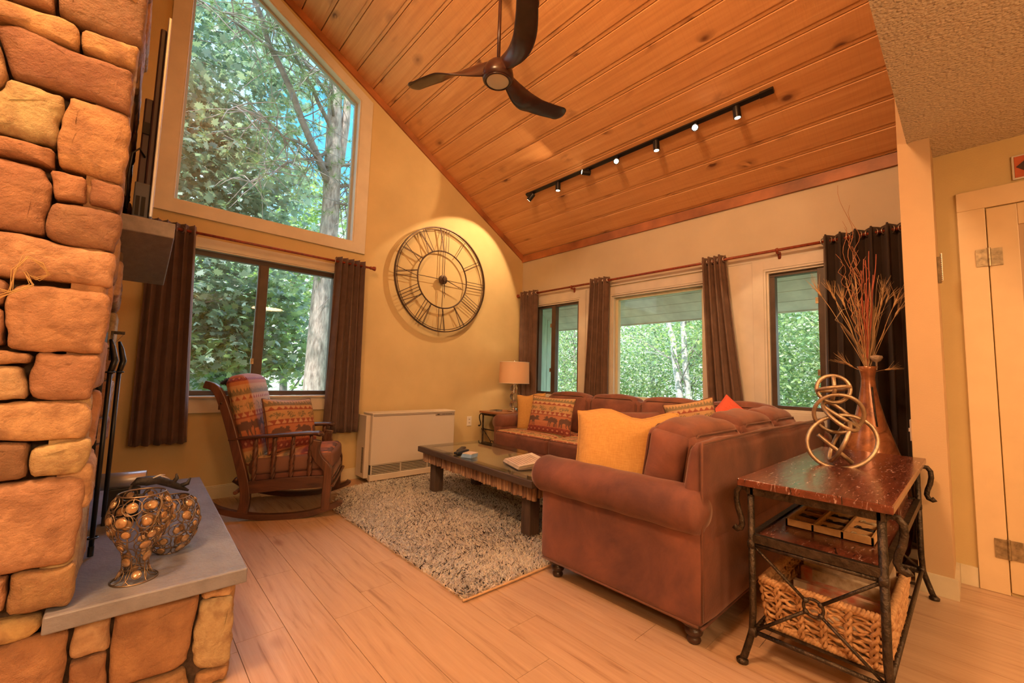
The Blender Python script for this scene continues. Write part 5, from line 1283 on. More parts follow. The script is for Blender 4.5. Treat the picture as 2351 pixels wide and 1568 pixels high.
b = np.concatenate([P, np.full((n, 1), .008)], 1)
z = np.zeros((n, 1)); S3 = np.concatenate([sx, z], 1)
mid = b+np.concatenate([(tl+fl)*.45, (h*.6)[:, None]], 1); tip = b+np.concatenate([(tl+fl)*1.25, h[:, None]], 1)
V = np.stack([b-S3, b+S3, mid+S3, tip, mid-S3], 1).reshape(-1, 3)-np.array(rg.location)
cb = np.where(dark[:, None], np.array([[.05, .04, .045]]), np.array([[.93, .86, .78]]))*(0.75+.4*r.rand(n, 1))
o = fast_mesh('pile', V, np.full(n, 5), np.arange(n*5), M_pile, np.repeat(np.clip(cb, 0, .95), 5, axis=0), parent=rg); o['kind'] = 'stuff'
m = MB(); m.tube([(1.29, 1.715, .010), (1.6, 1.706, .012), (2.4, 1.708, .012), (3.15, 1.715, .012)], .006, 6); obj('bound_edge', m, simple('rug binding', (.62, .40, .22), .8), rg, smooth=True)

# ---------------------------------------------------------------- coffee table
ct = thing('coffee_table', 'dark plank coffee table with split twig skirt and glass inset', 'table', (2.40, 2.74, 0.012), math.radians(-3))
LX, LY, TH = .72, 1.60, .425-.012
m = MB()
m.box(-LX/2, -LX/2+.09, -LY/2, LY/2, TH-.048, TH); m.box(LX/2-.09, LX/2, -LY/2, LY/2, TH-.048, TH)
m.box(-LX/2+.09, LX/2-.09, -LY/2, -LY/2+.09, TH-.048, TH); m.box(-LX/2+.09, LX/2-.09, LY/2-.09, LY/2, TH-.048, TH); 
obj('table_top', m, M_grey, ct, w=False, bevel=.004)
m = MB(); m.box(-LX/2+.09, LX/2-.09, -LY/2+.09, LY/2-.09, TH-.046, TH-.010); obj('inset_panel', m, wood('tan inset panel', (.52, .41, .28), (.42, .31, .2), (10, 1, 10), .5), ct, w=False)
g = G('table glass'); bs_ = g.n('BsdfGlossy'); bs_.inputs['Roughness'].default_value = .03; t1 = g.n('BsdfTransparent'); t1.inputs['Color'].default_value = (.92, .95, .93, 1); mx = g.n('MixShader')
g.link(schlick(g, 0.05), mx.inputs[0]); g.link(t1.outputs[0], mx.inputs[1]); g.link(bs_.outputs[0], mx.inputs[2]); g.link(mx.outputs[0], g.out.inputs['Surface'])
m = MB(); m.box(-LX/2+.012, LX/2-.012, -LY/2+.012, LY/2-.012, TH+.0005, TH+.0055); obj('glass_top', m, g.m, ct, w=False)
R = random.Random(14); m = MB()
def twigrow(a, b, nrm):
    a, b, nrm = Vector(a), Vector(b), Vector(nrm); L = (b-a).length; s = 0
    while s < L-.004:
        w = R.uniform(.018, .038); p = a+(b-a)*min(1, (s+w/2)/L)+nrm*R.uniform(.0, .006); h = R.uniform(.082, .098)
        z1 = TH-.048; m.tube([(p.x, p.y, z1), (p.x+R.uniform(-.002, .002), p.y, z1-h*.5), (p.x, p.y+R.uniform(-.002, .002), z1-h)], [w*.55, w*.5, w*.53], 9, col=(1, 1, 1), flat=1.0); s += w
e = .055
for a, b, nn in (((-LX/2+e, -LY/2+e, 0), (-LX/2+e, LY/2-e, 0), (-1, 0, 0)), ((LX/2-e, -LY/2+e, 0), (LX/2-e, LY/2-e, 0), (1, 0, 0)), ((-LX/2+e, -LY/2+e, 0), (LX/2-e, -LY/2+e, 0), (0, -1, 0)), ((-LX/2+e, LY/2-e, 0), (LX/2-e, LY/2-e, 0), (0, 1, 0))): twigrow(a, b, nn)
g = G('split twigs'); v = g.coords((9, 9, 1.5)); f = g.noise(v, 5, 5, .65, .5); rp_ = g.n('NewGeometry').outputs['Random Per Island']
c = g.mix(rp_, g.ramp(f, [(.35, (.09, .045, .028)), (.65, (.24, .12, .07))]), g.ramp(f, [(.35, (.26, .14, .08)), (.65, (.48, .30, .18))]))
M_tw = g.bsdf(Base_Color=c, Roughness=.8, Normal=g.bump(f, .6, .006))
obj('twig_skirt', m, M_tw, ct, w=False, smooth=True, ang=50)
for sx in (-1, 1):
    for sy in (-1, 1):
        m = MB(); cx, cy = sx*(LX/2-.13), sy*(LY/2-.15); m.box(cx-.045, cx+.045, cy-.045, cy+.045, 0.002, TH-.048); obj('leg', m, M_leg, ct, w=False, bevel=.004)
def on_table(x, y): return Matrix.Rotation(math.radians(-3), 4, 'Z') @ Vector((x, y, 0))
zt_ = .425+.0065
def remote(c, yaw, L, label):
    t = thing('remote_control', label, 'remote', (c[0], c[1], zt_)); t.rotation_euler = (0, 0, yaw)
    m = MB(); softbox(m, (0, 0, .010), (.046, L, .019), .008, .001, 8); obj('remote_body', m, M_blackpl, t, w=False, smooth=True)
    m = MB()
    for a in range(7):
        for b in range(3): m.box(-.014+b*.011, -.007+b*.011, -L*.4+a*L*.11, -L*.4+a*L*.11+.007, .0195, .0215)
    obj('button', m, simple('grey rubber', (.10, .10, .11), .6), t, w=False)
remote((2.20, 3.02), -1.15, .20, 'black remote control lying nearer the card stack on the coffee table')
remote((2.27, 3.12), -.85, .21, 'longer black remote control lying crosswise behind the other one')
t = thing('card_stack', 'small stack of pale blue cards on the coffee table', 'cards', (2.14, 2.83, zt_)); t.rotation_euler = (0, 0, .35)
for k in range(5):
    m = MB(); m.box(-.05+.002*k, .05+.002*k, -.05, .05-.003*k, .0005+k*.007, .0065+k*.007); obj('card', m, M_blue if k < 4 else M_paper, t, w=False)
bd = thing('binder', 'open white ring binder of printed sheets on the near end of the coffee table', 'binder', (2.30, 2.33, zt_)); bd.rotation_euler = (0, 0, -.35)
m = MB(); m.box(-.125, .125, -.15, .15, .0005, .003); m.add([(-.125, -.15, .003), (.125, -.15, .003), (.125, .15, .003), (-.125, .15, .003), (-.125, -.15, .007), (.125, -.15, .040), (.125, .15, .046), (-.125, .15, .008)], [(0,1,2,3), (7,6,5,4), (0,4,5,1), (1,5,6,2), (2,6,7,3), (3,7,4,0)])
obj('cover', m, simple('grey binder cover', (.25, .2, .17), .5), bd, w=False)
for k in range(4):
    m = MB(); q = k*.0055; m.add([(-.128+k*.004, -.148, .008+q), (.122, -.148, .040+q), (.122, .148, .046+q), (-.128+k*.004, .148, .009+q)], [(0, 1, 2, 3)]); o = obj('page', m, M_paper, bd, w=False); md = o.modifiers.new('s', 'SOLIDIFY'); md.thickness = .001
m = MB()
for k in range(9): m.add([(-.105+k*.022, -.12, .0245+.0165*0+(.0320*(k*.022+.02)/.25)+.004), (-.1045+k*.022+.003, -.12, .0249+(.0320*(k*.022+.023)/.25)+.004), (-.1045+k*.022+.003, .10, .0285+(.0350*(k*.022+.023)/.25)+.004), (-.105+k*.022, .10, .028+(.0350*(k*.022+.02)/.25)+.004)], [(0, 1, 2, 3)])
obj('text_lines', m, simple('pink grey print', (.42, .25, .22), .7), bd, w=False)

# ---------------------------------------------------------------- rocking chair (x forward, y left)
rc = thing('rocking_chair', 'carved dark oak rocking chair with moose patterned cushions by the gable window', 'rocking chair', (1.075, 3.79, 0), math.radians(-27))
def curve(pts, n=20):
    """catmull rom"""
    P = [Vector(p) for p in pts]; P = [P[0]*2-P[1]]+P+[P[-1]*2-P[-2]]; out = []
    seg = len(P)-3
    for i in range(n+1):
        t = i/n*seg; k = min(int(t), seg-1); t -= k; a, b, c_, d = P[k:k+4]
        out.append(0.5*((2*b)+(c_-a)*t+(2*a-5*b+4*c_-d)*t*t+(3*b-a-3*c_+d)*t**3))
    return out
def bar(m, pts, w, h, n=20, taper=None):
    """rectangular section bar: w across (y), h in the plane"""
    p = curve(pts, n); vs = []; fs = []
    for i in range(n+1):
        t = (p[min(i+1, n)]-p[max(i-1, 0)]).normalized(); u = Vector((-t.z, 0, t.x)); u = u.normalized() if u.length > 1e-6 else Vector((1, 0, 0)); s = Vector((0, 1, 0)); k = taper[0]+(taper[1]-taper[0])*i/n if taper else 1
        for a, b in ((-1, -1), (1, -1), (1, 1), (-1, 1)): vs.append(p[i]+s*(w/2*a)+u*(h/2*b*k))
    for i in range(n):
        for k in range(4): fs.append((i*4+k, i*4+(k+1) % 4, (i+1)*4+(k+1) % 4, (i+1)*4+k))
    fs += [(3, 2, 1, 0), (n*4, n*4+1, n*4+2, n*4+3)]
    m.add(vs, fs); return m
HW = .315
for s in (-1, 1):
    y = s*HW
    m = MB(); bar(m, [(-.52, y, .16), (-.40, y, .085), (-.2, y, .034), (0, y, .020), (.2, y, .034), (.38, y, .090), (.405, y, .115)], .045, .040, 24); obj('rocker', m, M_oakx, rc, w=False, bevel=.004)
    m = MB(); bar(m, [(-.26, y, .045), (-.245, y, .15), (-.26, y, .27), (-.31, y, .45), (-.385, y, .70), (-.45, y, .88), (-.50, y, .96), (-.565, y, .985)], .042, .068, 26, (1, .8)); obj('back_post', m, M_oak, rc, w=False, bevel=.006)
    m = MB(); m.cyl((-.31, y-.024, .30), (-.31, y+.024, .30), .009, 10); m.cyl((-.445, y-.024, .85), (-.445, y+.024, .85), .009, 10); obj('peg', m, M_oak, rc, w=False, smooth=True)
    m = MB(); bar(m, [(.30, y, .05), (.30, y, .16), (.305, y, .29), (.295, y, .36), (.235, y, .43), (.205, y, .50), (.215, y, .575)], .05, .062, 24); obj('front_post', m, M_oak, rc, w=False, bevel=.006)
    m = MB(); R = random.Random(5)
    for q in range(5): m.tube([p_+Vector((0, 0, 0)) for p_ in curve([(.335-.010*q, y-.024*s, .30), (.325-.010*q, y-.026*s, .365), (.262-.010*q, y-.026*s, .43), (.23-.008*q, y-.026*s, .50), (.235-.008*q, y-.024*s, .56)], 14)], .004, 6)
    obj('carving', m, M_oak, rc, w=False, smooth=True)
    m = MB(); a = curve([(-.38, y, .585), (-.2, y, .605), (0, y, .618), (.12, y, .626), (.20, y, .628), (.255, y, .618)], 24)
    vs = []; W = [.026, .027, .028, .029, .03, .032, .034, .036, .038, .040, .041, .042, .042, .042, .042, .042, .042, .040, .036, .040, .046, .050, .050, .042, .022]
    m2 = []; m.tube(a, W, 14, flat=.42); obj('armrest', m, M_oakx, rc, w=False, smooth=True)
    m = MB(); bar(m, [(-.27, y, .235), (-.1, y, .25), (.1, y, .262), (.28, y, .265)], .040, .088, 14); obj('side_rail', m, M_oakx, rc, w=False, bevel=.004)
    for k in range(4):
        x_ = -.205+k*.125; z0, z1 = .275+.006*k, .590+.007*k; m = MB(); p = []; rr = []
        for i in range(25):
            q = i/24; p.append((x_+.0025*math.cos(q*26), y+.0025*math.sin(q*26), z0+(z1-z0)*q)); rr.append((.011+.006*math.sin(PI*q)))
        m.tube(p, rr, 8)
        for st in range(3): m.tube([(x_+(.010+.005*math.sin(PI*i/30))*math.cos(i*.45+st*2.1), y+(.010+.005*math.sin(PI*i/30))*math.sin(i*.45+st*2.1), z0+(z1-z0)*i/30) for i in range(31)], .0045, 5)
        obj('spindle', m, M_oak, rc, w=False, smooth=True)
m = MB(); m.box(-.28, -.24, -HW, HW, .19, .25); m.box(.27, .32, -HW, HW, .20, .30); m.box(-.47, -.43, -HW, HW, .80, .90); m.box(-.36, -.33, -HW, HW, .50, .56)
m.cyl((.345, -HW-.03, .235), (.345, HW+.03, .235), .012, 10); m.cyl((-.30, -HW-.05, .215), (-.30, HW+.05, .215), .015, 10)
obj('cross_rail', m, M_oak, rc, w=False, bevel=.003)
m = MB()
def seatcol(fi, u, v): return lodge(v*1.3, u*.9+.5, nm=2, nt=9) if fi == 5 else (.20, .09, .06)
softbox(m, (.035, 0, .395), (.58, .55, .14), .035, .018, 44, m=Matrix.Rotation(-.07, 3, 'Y'), colf=seatcol); obj('seat_cushion', m, M_fabric, rc, w=False, smooth=True)
m = MB(); softbox(m, (.05, 0, .295), (.56, .55, .085), .02, .004, 10, m=Matrix.Rotation(-.05, 3, 'Y')); m.tube([(.33, -.27, .262), (.335, 0, .258), (.33, .27, .262)], .006, 8); obj('seat_base', m, M_sofa, rc, w=False, smooth=True)
m = MB()
def backcol(fi, u, v):
    if fi in (0, 1): return lodge(u*1.25+.1, v*1.42-.05, nm=2, nt=9)
    return lodge(u*.3, v*1.42-.05, nm=2, nt=9) if fi in (2, 3) else RUST
mb_ = MB()
# faces +-x: u runs y, v runs z ; faces +-y: u runs z, v runs x
def backcol2(fi, u, v):
    if fi in (0, 1): return lodge(u*1.25+.1, v*1.36-.22+1, nm=2, nt=9)
    if fi in (2, 3): return lodge(v*.35, u*1.36-.22+1, nm=2, nt=9)
    return (.40, .15, .08)
softbox(mb_, (0, 0, 0), (.14, .53, .68), .05, .02, 80, colf=backcol2)
xform(mb_, Matrix.Translation((-.315, 0, .715)) @ Matrix.Rotation(-.25, 4, 'Y')); obj('back_cushion', mb_, M_fabric, rc, w=False, smooth=True)
# lace or cloth on the top rail
m = MB(); p_ = [];
for k in range(12): m.tube([(-.505+.02*math.sin(k*2.0), -.20+k*.036, .985+.012*math.sin(k*1.7)), (-.47, -.19+k*.036, 1.02+.01*math.sin(k*2.3)), (-.44, -.18+k*.036, 1.005), (-.42+.01*math.cos(k), -.19+k*.037, .985)], .009, 6)
obj('cloth_ruffle', m, simple('blue black ruffle', (.04, .05, .08), .7, var=.4), rc, w=False, smooth=True)
M_rc = Matrix.Rotation(math.radians(-27), 4, 'Z')
pc = rc.location + (M_rc @ Vector((-.04, -.03, .66)))
throw('square moose patterned pillow resting on the rocking chair', (pc.x, pc.y, pc.z), .50, .43, .16, math.radians(-27)+PI/2-.55, -.28, .04, pat=True, seed=11, edge=M_pipe)

# ---------------------------------------------------------------- wall heater
hx0, hx1, hy, hz0, hz1 = 1.862, 2.86, 4.085, .018, .690
ht = thing('gas_wall_heater', 'wide off white direct vent heater standing against the gable wall', 'heater', (2.36, 4.2, 0))
m = MB(); m.box(hx0, hx1, hy+.045, 4.30, .03, hz1-.005); m.box(hx0-.045, hx0, 4.13, 4.33, .05, hz1-.02); m.box(hx0-.004, hx1+.004, hy-.004, 4.30, hz1-.012, hz1+.004); m.box(hx0+.03, hx1-.03, 4.29, 4.366, .10, .6); obj('housing', m, M_heater, ht, bevel=.004)
m = MB(); m.box(hx0, hx1, hy, hy+.05, .175, hz1-.012); obj('front_panel', m, M_heater, ht, bevel=.008)
m = MB(); m.box(hx0, hx1, hy+.002, hy+.05, .02, .082); obj('toe_panel', m, M_heater, ht, bevel=.006)
m = MB(); m.box(hx0+.004, hx1-.004, hy+.02, hy+.045, .08, .178); obj('grille_cavity', m, M_dark, ht)
m = MB()
for k in range(6): m.box(hx0+.01, hx1-.01, hy+.006, hy+.016, .090+k*.0155, .0955+k*.0155)
for k in range(4): m.box(hx0+.01+k*(hx1-hx0-.03)/3, hx0+.02+k*(hx1-hx0-.03)/3, hy+.004, hy+.018, .082, .176)
obj('louvre', m, M_heater, ht)
m = MB()
for k in range(22): m.box(hx0-.0465, hx0-.044, 4.16, 4.20, .10+k*.0115, .106+k*.0115); m.box(hx0-.001, hx0+.0005, hy+.06, hy+.075, .10+k*.022, .112+k*.022)
obj('side_vent', m, M_dark, ht)
m = MB(); m.box(hx1-.26, hx1-.005, hy-.003, hy+.03, hz1-.05, hz1-.018); m.box(hx0+.01, hx1-.005, hy-.0015, hy+.03, hz1-.03, hz1-.018); obj('control_strip', m, M_heaterg, ht, bevel=.002)
m = MB(); m.box(hx1-.24, hx1-.21, hy-.0045, hy-.003, hz1-.040, hz1-.030)
for k in range(6): m.box(hx1-.17+k*.022, hx1-.158+k*.022, hy-.0045, hy-.003, hz1-.038, hz1-.032)
obj('control_button', m, M_dark, ht)
t = tag(obj('folded_note', MB().box(2.62, 2.76, 4.12, 4.20, hz1+.0045, hz1+.0065), M_paper, origin=(2.69, 4.16, hz1+.005)), 'small folded note lying on top of the wall heater', 'note')

# ---------------------------------------------------------------- table lamp
lx, ly, lz = 3.735, 4.03, .656
ls = 1.3
lp = thing('table_lamp', 'crystal ball table lamp with a drum shade on the corner end table', 'lamp', (lx, ly, lz))
m = MB(); m.lathe([(.078, 0), (.080, .014), (.072, .022), (.052, .028), (.044, .042), (.018, .046)], (lx, ly, lz), 32); m.cyl((lx, ly, lz+.03), (lx, ly, lz+.64), .005, 10)
for z in (.136, .241): m.lathe([(.026, -.004), (.030, 0), (.026, .004)], (lx, ly, lz+z), 20)
m.lathe([(.020, 0), (.022, .02), (.012, .035)], (lx, ly, lz+.343), 16); m.sphere((lx, ly, lz+.655), .011, 12)
obj('lamp_stem', m, M_chrome, lp, smooth=True, ang=40)
for z in (.089, .190, .293):
    m = MB(); m.sphere((lx, ly, lz+z), .051, 28); obj('crystal_ball', m, M_crystal, lp, smooth=True)
SZ0, SZ1 = lz+.362, lz+.635
m = MB(); m.lathe([(.198, SZ0), (.192, SZ1), (.190, SZ1), (.196, SZ0), (.198, SZ0)], (lx, ly, 0), 48, cap=False); obj('lamp_shade', m, M_shade, lp, smooth=True, ang=40)
m = MB()
for z, rr_ in ((SZ0, .197), (SZ1, .191)): m.tube([(lx+rr_*math.cos(k*PI/24), ly+rr_*math.sin(k*PI/24), z) for k in range(48)], .003, 6, closed=True)
obj('shade_trim', m, M_white, lp, smooth=True)
m = MB(); m.sphere((lx, ly, lz+.48), .03, 16); obj('bulb', m, emit('lamp bulb', (1, .75, .45), 20), lp, smooth=True)
light('table_lamp_light', 'POINT', (lx, ly, lz+.48), 60, (1, .62, .30), shadow_soft_size=.03)
t = thing('booklet', 'thin dark booklet with pale pages on the corner end table', 'book', (3.52, 4.12, .656)); t.rotation_euler = (0, 0, .2)
m = MB(); m.box(-.065, .065, -.05, .05, .0005, .003); m.box(-.065, .065, -.05, .05, .014, .017); obj('cover', m, M_dark, t, w=False)
m = MB(); m.box(-.062, .062, -.047, .047, .003, .014); obj('pages', m, M_paper, t, w=False)

# ---------------------------------------------------------------- wall clock
cc_ = Vector((2.775, 4.325, 2.262)); CR = .640; IR = .352
ck = thing('wall_clock', 'large round open metal clock with roman numerals on the gable wall', 'clock', tuple(cc_))
M_clk = simple('dark bronze clock metal', (.10, .06, .04), .45, metal=.6, var=.2)
def cp(a, r_, dy=0.0): return Vector((cc_.x+r_*math.sin(a), cc_.y+dy, cc_.z+r_*math.cos(a)))
m = MB()
for (ra, rb) in ((CR-.006, CR+.006),):
    n = 72; vs = [cp(2*PI*k/n, r_, d) for r_ in (ra, rb) for d in (-.014, .014) for k in range(n)]; fs = []
    for k in range(n):
        j = (k+1) % n; a, b, c_, d = 0, n, 2*n, 3*n
        fs += [(a+k, a+j, b+j, b+k), (c_+j, c_+k, d+k, d+j), (a+j, a+k, c_+k, c_+j), (b+k, b+j, d+j, d+k)]
    m.add(vs, fs)
m.tube([cp(2*PI*k/72, CR-.026) for k in range(72)], .004, 6, closed=True); obj('outer_ring', m, M_clk, ck)
m = MB(); m.tube([cp(2*PI*k/60, IR) for k in range(60)], .0085, 8, closed=True); obj('inner_ring', m, M_clk, ck, smooth=True)
GL = {'I': 1, 'V': 2, 'X': 2}
def numeral(txt, hour):
    m = MB(); a0 = 2*PI*hour/12; wd = {'I': .036, 'V': .085, 'X': .085}; tot = sum(wd[c_] for c_ in txt); s = -tot/2
    t_ = Vector((math.cos(a0), 0, -math.sin(a0))); r_ = Vector((math.sin(a0), 0, math.cos(a0)))
    def pt(u, rad): return cc_+t_*u+r_*rad
    for c_ in txt:
        w = wd[c_]; u = s+w/2
        if c_ == 'I': segs = [((u, IR), (u, CR-.01))]
        elif c_ == 'V': segs = [((u+.004, IR), (u-w*.42, CR-.012)), ((u+.014, IR), (u-w*.42+.012, CR-.012)), ((u, IR), (u+w*.38, CR-.012))]
        else: segs = [((u+w*.36, IR), (u-w*.40, CR-.014)), ((u+w*.36+.010, IR), (u-w*.40+.012, CR-.014)), ((u-w*.36, IR), (u+w*.38, CR-.014))]
        for a, b in segs: m.cyl(pt(*a), pt(*b), .0040, 6)
        s += w
    o = obj('numeral', m, M_clk, ck); return o
for h_, tx in enumerate(('XII', 'I', 'II', 'III', 'IIII', 'V', 'VI', 'VII', 'VIII', 'IX', 'X', 'XI')): numeral(tx, h_)
m = MB()
for a in (0, PI/2, PI, 3*PI/2):
    t_ = Vector((math.cos(a), 0, -math.sin(a))); r_ = Vector((math.sin(a), 0, math.cos(a)))
    for d in ((-.014, .014) if a == 0 else (0,)): m.cyl(cc_+t_*d+r_*.03, cc_+t_*d+r_*IR, .004, 6)
obj('spoke', m, M_clk, ck)
m = MB(); q = Matrix.Rotation(PI/2, 3, 'X'); m.lathe([(.050, -.015), (.056, -.01), (.056, .01), (.040, .018)], tuple(cc_), 28, q); m.lathe([(.020, 0), (.020, .04)], tuple(cc_), 16, q); m.cyl(cc_+Vector((0, .01, 0)), cc_+Vector((0, .055, 0)), .02, 12); obj('hub', m, M_clk, ck, smooth=True, ang=40)
for nm_, a, L_, w in (('hour_hand', PI*.985, .235, .013), ('minute_hand', PI*.60, .31, .010)):
    r_ = Vector((math.sin(a), 0, math.cos(a))); t_ = Vector((math.cos(a), 0, -math.sin(a))); b = cc_+Vector((0, -.03 if nm_[0] == 'h' else -.036, 0)); m = MB()
    m.tube([b-r_*.05, b, b+r_*L_*.68], [.004, .007, .004], 6)
    m.tube([b+r_*L_*.68, b+r_*L_*.76+t_*w, b+r_*L_*.86], .003, 5); m.tube([b+r_*L_*.68, b+r_*L_*.76-t_*w, b+r_*L_*.86], .003, 5); m.tube([b+r_*L_*.86, b+r_*L_], [.004, .001], 5); obj(nm_, m, M_clk, ck)

# ---------------------------------------------------------------- ceiling fan
FC = Vector((1.885, 2.305, 3.30))
fn = thing('ceiling_fan', 'dark walnut ceiling fan with three sculpted blades and a frosted lens', 'ceiling fan', tuple(FC))
m = MB(); zt2 = zc(FC.x)
m.cyl(FC+Vector((0, 0, .12)), (FC.x, FC.y, zt2), .0135, 14); m.lathe([(.012, -.10), (.055, -.06), (.075, 0.02)], (FC.x, FC.y, zt2-.01), 24); obj('downrod', m, M_fan, fn, smooth=True)
m = MB(); m.lathe([(.098, .0), (.112, .012), (.118, .04), (.112, .08), (.095, .115), (.068, .145), (.036, .165), (.016, .172)], tuple(FC), 40); obj('motor_housing', m, M_fan, fn, smooth=True)
m = MB(); m.lathe([(.0001, -.014), (.05, -.011), (.078, -.004), (.088, .004)], tuple(FC), 36, cap=False); obj('lens', m, M_fanlens, fn, smooth=True)
m = MB(); m.tube([FC+Vector((.094*math.cos(k*PI/20), .094*math.sin(k*PI/20), .002)) for k in range(40)], .006, 8, closed=True); obj('lens_ring', m, M_fan, fn, smooth=True)
for bi, A_ in enumerate((math.radians(129), math.radians(3), math.radians(249))):
    m = MB(); n = 44; k = 14; vs = []; fs = []
    for i in range(n+1):
        s = i/n; r_ = .03+.69*s
        wdt = .056+.024*math.sin(PI*min(1, s*.8))
        if s > .93: wdt *= math.sqrt(max(.02, 1-((s-.93)/.07)**2*.85))
        tw = math.radians(84)*(1-min(1, s/.62))**1.1+math.radians(13); zz = .075*(1-min(1, s/.5))**1.5+.038+.02*s
        sweep = .07*math.sin(PI*min(1, s*1.1))-.05*s
        th = .022*(1-s)**2+.005
        for j in range(k):
            b = 2*PI*j/k; u = math.cos(b)*wdt; w_ = math.sin(b)*th
            lx_ = r_; ly_ = sweep+u*math.cos(tw)+w_*math.sin(tw); lz_ = zz-u*math.sin(tw)+w_*math.cos(tw)
            vs.append(FC+Vector((lx_*math.cos(A_)-ly_*math.sin(A_), lx_*math.sin(A_)+ly_*math.cos(A_), lz_)))
    for i in range(n):
        for j in range(k): fs.append((i*k+j, i*k+(j+1) % k, (i+1)*k+(j+1) % k, (i+1)*k+j))
    fs += [tuple(range(k))[::-1], tuple(range(n*k, n*k+k))]; m.add(vs, fs); obj('blade', m, M_fan, fn, smooth=True)

# ---------------------------------------------------------------- track lighting
TXc = 3.40; zt3 = zc(TXc)-.004
tk = thing('track_rail', 'long black lighting track on the sloped plank ceiling', 'light track', (TXc, 2.2, zt3))
m = MB(); rot = Matrix.Translation((TXc, 0, zt3-.012)) @ Matrix.Rotation(math.atan(SL), 4, 'Y'); m.box(-.018, .018, .915, 3.53, -.012, .012, m=rot); obj('rail', m, M_black, tk, bevel=.002)
m = MB(); m.box(-.021, .021, .905, 1.0, -.016, .014, m=rot); obj('end_feed', m, M_black, tk, bevel=.002)
m = MB(); m.box(-.02, .02, 3.50, 3.535, -.014, .013, m=rot); obj('end_cap', m, M_black, tk, bevel=.002)
heads = [(3.44, (-.24, .80, -.80), 4, 'nearest the gable wall end of the track, turned towards the clock wall'), (3.03, (.05, .05, -1), 1, 'second from the gable wall end of the track, pointing straight down'), (2.62, (-.62, .55, .08), 1, 'third from the gable wall end, tipped up sideways'),
         (2.268, (-.72, -.42, -.55), 2, 'fourth and middle one of the track, shining weakly at the room'), (1.848, (.05, -.02, -1), 1, 'third from the near end of the track, pointing straight down'), (1.494, (-.83, -.36, -.50), 3, 'second from the near end of the track, glaring straight at the room'), (1.163, (.12, -.05, -1), 1, 'nearest the loose near end of the track, pointing down')]
for y, d, on, lb in heads:
    t = thing('spot_head', 'black spot ' + lb, 'spotlight', (TXc, y, zt3-.03), 0, 'spots on the ceiling track')
    d = Vector(d).normalized(); piv = Vector((TXc-.004, y, zt3-.055)); m = MB(); m.cyl((TXc, y, zt3-.02), tuple(piv), .010, 10); m.box(TXc-.014, TXc+.014, y-.02, y+.02, zt3-.035, zt3-.020); obj('stem', m, M_black, t)
    a = piv-d*.028; b = piv+d*.062; m = MB(); m.tube([a-d*.004, a, a+d*.01, b-d*.004, b, b-d*.006], [.020, .026, .028, .029, .029, .0245], 20, cap=True); obj('can', m, M_black, t, smooth=True, ang=40)
    m = MB(); m.tube([b-d*.003, b+d*.0015], [.022, .021], 18); obj('lens', m, (M_blackpl, M_bulb, M_bulb, M_bulbhot, M_bulb)[on], t)
    if on:
        light('spot_head_light', 'SPOT', tuple(b+d*.012), (0, 42, 26, 20, 85)[on], (1, .64, .32), target=tuple(b+d), spot_size=math.radians({1: 58, 4: 82}.get(on, 70)), spot_blend=.15, shadow_soft_size=.02)

# ---------------------------------------------------------------- curtain rods and curtains
def rodf(name, label, a, b, r_, brackets, wallax, wallp, fin=(1, 1)):
    t = thing(name, label, 'curtain rod', tuple((Vector(a)+Vector(b))/2)); a, b = Vector(a), Vector(b); d = (b-a).normalized()
    m = MB(); m.cyl(a, b, r_, 14); obj('pole', m, M_rod, t, smooth=True)
    for e, s, f in ((a, -1, fin[0]), (b, 1, fin[1])):
        if f:
            m = MB(); m.tube([e, e+d*s*.012, e+d*s*.02, e+d*s*.04, e+d*s*.058, e+d*s*.062], [r_*1.1, r_*1.6, r_*1.2, r_*1.9, r_*2.2, r_*1.2], 14); obj('finial', m, M_rod, t, smooth=True)
    for p in brackets:
        m = MB(); q = a.lerp(b, p)
        w = Vector((q.x, wallp, q.z-.02)) if wallax == 'y' else Vector((wallp, q.y, q.z-.02))
        m.tube([q+Vector((0, 0, -.002)), q+Vector((0, 0, -.022)), w], [.013, .011, .010], 10); m.tube([q-d*.008, q+d*.008], r_*1.5, 14)
        e_ = Vector((0, -.006, 0)) if wallax == 'y' else Vector((-.006, 0, 0)); m.tube([w+Vector((0, 0, .015)), w+e_, w+Vector((0, 0, -.045))], [.012, .014, .012], 10); obj('bracket', m, M_rod, t, smooth=True)
rodf('curtain_rod', 'dark cherry curtain rod over the gable slider window', (-.02, 4.285, 2.215), (1.83, 4.285, 2.215), .0115, (.05, .97), 'y', WA-.022, (1, 1))
rodf('curtain_rod', 'long cherry curtain rod over the three sofa side windows', (4.09, .262, 2.262), (4.09, 4.325, 2.262), .0125, (.205, .77), 'x', WB-.016, (0, 1))
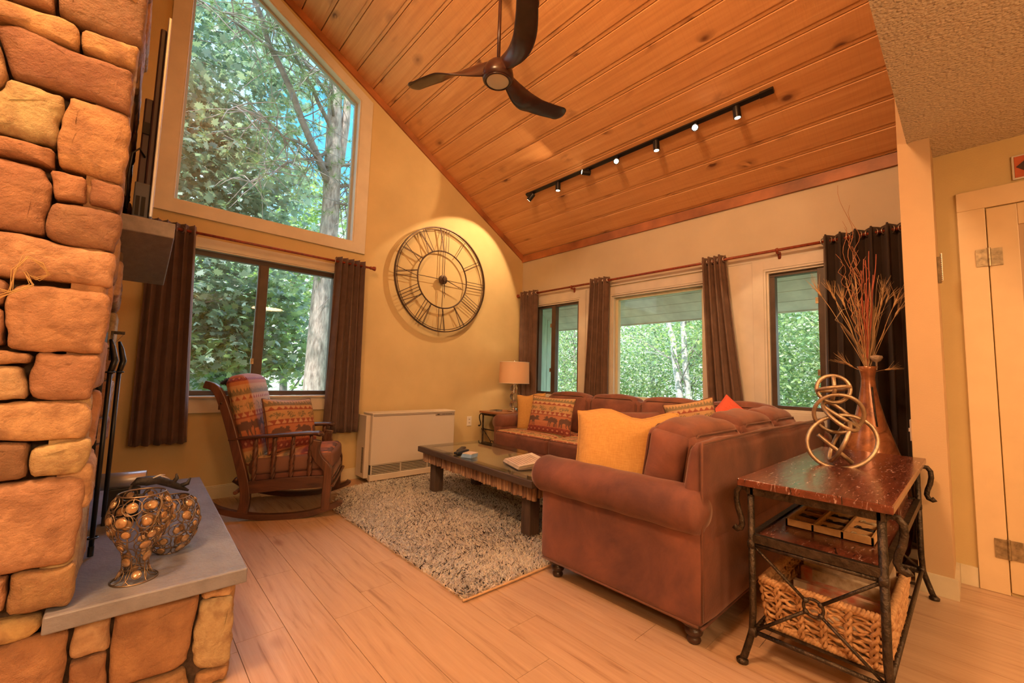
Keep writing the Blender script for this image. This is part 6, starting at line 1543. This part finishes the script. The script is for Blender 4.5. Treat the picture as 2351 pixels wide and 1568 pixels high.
def curtain(label, ax, perp, top, bot, z1, z0, nf, amp, mat, side, seed=0, group='brown grommet curtains', rodz=None, mid=None):
    """top/bot: (a0,a1) extents along the wall; perp: coordinate across; side: which end shows its grommet"""
    R = random.Random(seed); t = thing('curtain', label, 'curtain', ((sum(top)/2, perp, z0) if ax == 'x' else (perp, sum(top)/2, z0)), 0, group)
    N = nf*16; K = 26; vs = []; ph = [R.uniform(-.5, .5) for _ in range(nf+1)]; am = [R.uniform(.75, 1.2) for _ in range(nf+1)]
    for k in range(K+1):
        q = k/K; z = z1+(z0-z1)*q; a0 = top[0]+(bot[0]-top[0])*q**1.15; a1 = top[1]+(bot[1]-top[1])*q**1.15
        for i in range(N+1):
            s = i/N; j = min(int(s*nf), nf); f = 2*PI*nf*s; w = 1+.0*q
            o = amp*(1-.25*q)*am[j]*math.sin(f+ph[j]*q*1.2)+.010*q*math.sin(s*9+seed+q*3)
            al = a0+(a1-a0)*(s+.018*q*math.sin(f*1+seed))+ (amp*.22*math.sin(2*f))
            zz = z + (.006*math.sin(f+1) if k == K else 0)
            vs.append((al, perp+o, zz) if ax == 'x' else (perp+o, al, zz))
    fs = [(k*(N+1)+i, k*(N+1)+i+1, (k+1)*(N+1)+i+1, (k+1)*(N+1)+i) for k in range(K) for i in range(N)]
    m = MB(); m.add(vs, fs); o = obj('curtain_fabric', m, mat, t, smooth=True); md = o.modifiers.new('thick', 'SOLIDIFY'); md.thickness = .004
    rz = rodz if rodz else z1-.045
    for k in range(nf*2+1):
        s = k/(nf*2); al = top[0]+(top[1]-top[0])*s
        q_ = Matrix.Rotation(PI/2, 3, 'Y' if ax == 'x' else 'X'); m = MB(); lean = Matrix.Rotation(.55*(1 if k % 2 else -1), 3, 'Z')
        m.tube([Vector((al, perp, rz) if ax == 'x' else (perp, al, rz))+lean @ (q_ @ Vector((.024*math.cos(a*PI/10), .024*math.sin(a*PI/10), 0))) for a in range(20)], .0038, 6, closed=True); obj('grommet', m, M_grommet, t, smooth=True)
curtain('dark brown curtain at the left of the gable slider, behind the mantel', 'x', 4.285, (.05, .335), (.045, .395), 2.262, .50, 5, .046, M_curt, 0, 1, rodz=2.215)
curtain('dark brown curtain at the right of the gable slider beside the clock', 'x', 4.285, (1.475, 1.775), (1.445, 1.80), 2.262, .50, 5, .046, M_curt, 0, 2, rodz=2.215)
G2 = 'brown grommet curtains'
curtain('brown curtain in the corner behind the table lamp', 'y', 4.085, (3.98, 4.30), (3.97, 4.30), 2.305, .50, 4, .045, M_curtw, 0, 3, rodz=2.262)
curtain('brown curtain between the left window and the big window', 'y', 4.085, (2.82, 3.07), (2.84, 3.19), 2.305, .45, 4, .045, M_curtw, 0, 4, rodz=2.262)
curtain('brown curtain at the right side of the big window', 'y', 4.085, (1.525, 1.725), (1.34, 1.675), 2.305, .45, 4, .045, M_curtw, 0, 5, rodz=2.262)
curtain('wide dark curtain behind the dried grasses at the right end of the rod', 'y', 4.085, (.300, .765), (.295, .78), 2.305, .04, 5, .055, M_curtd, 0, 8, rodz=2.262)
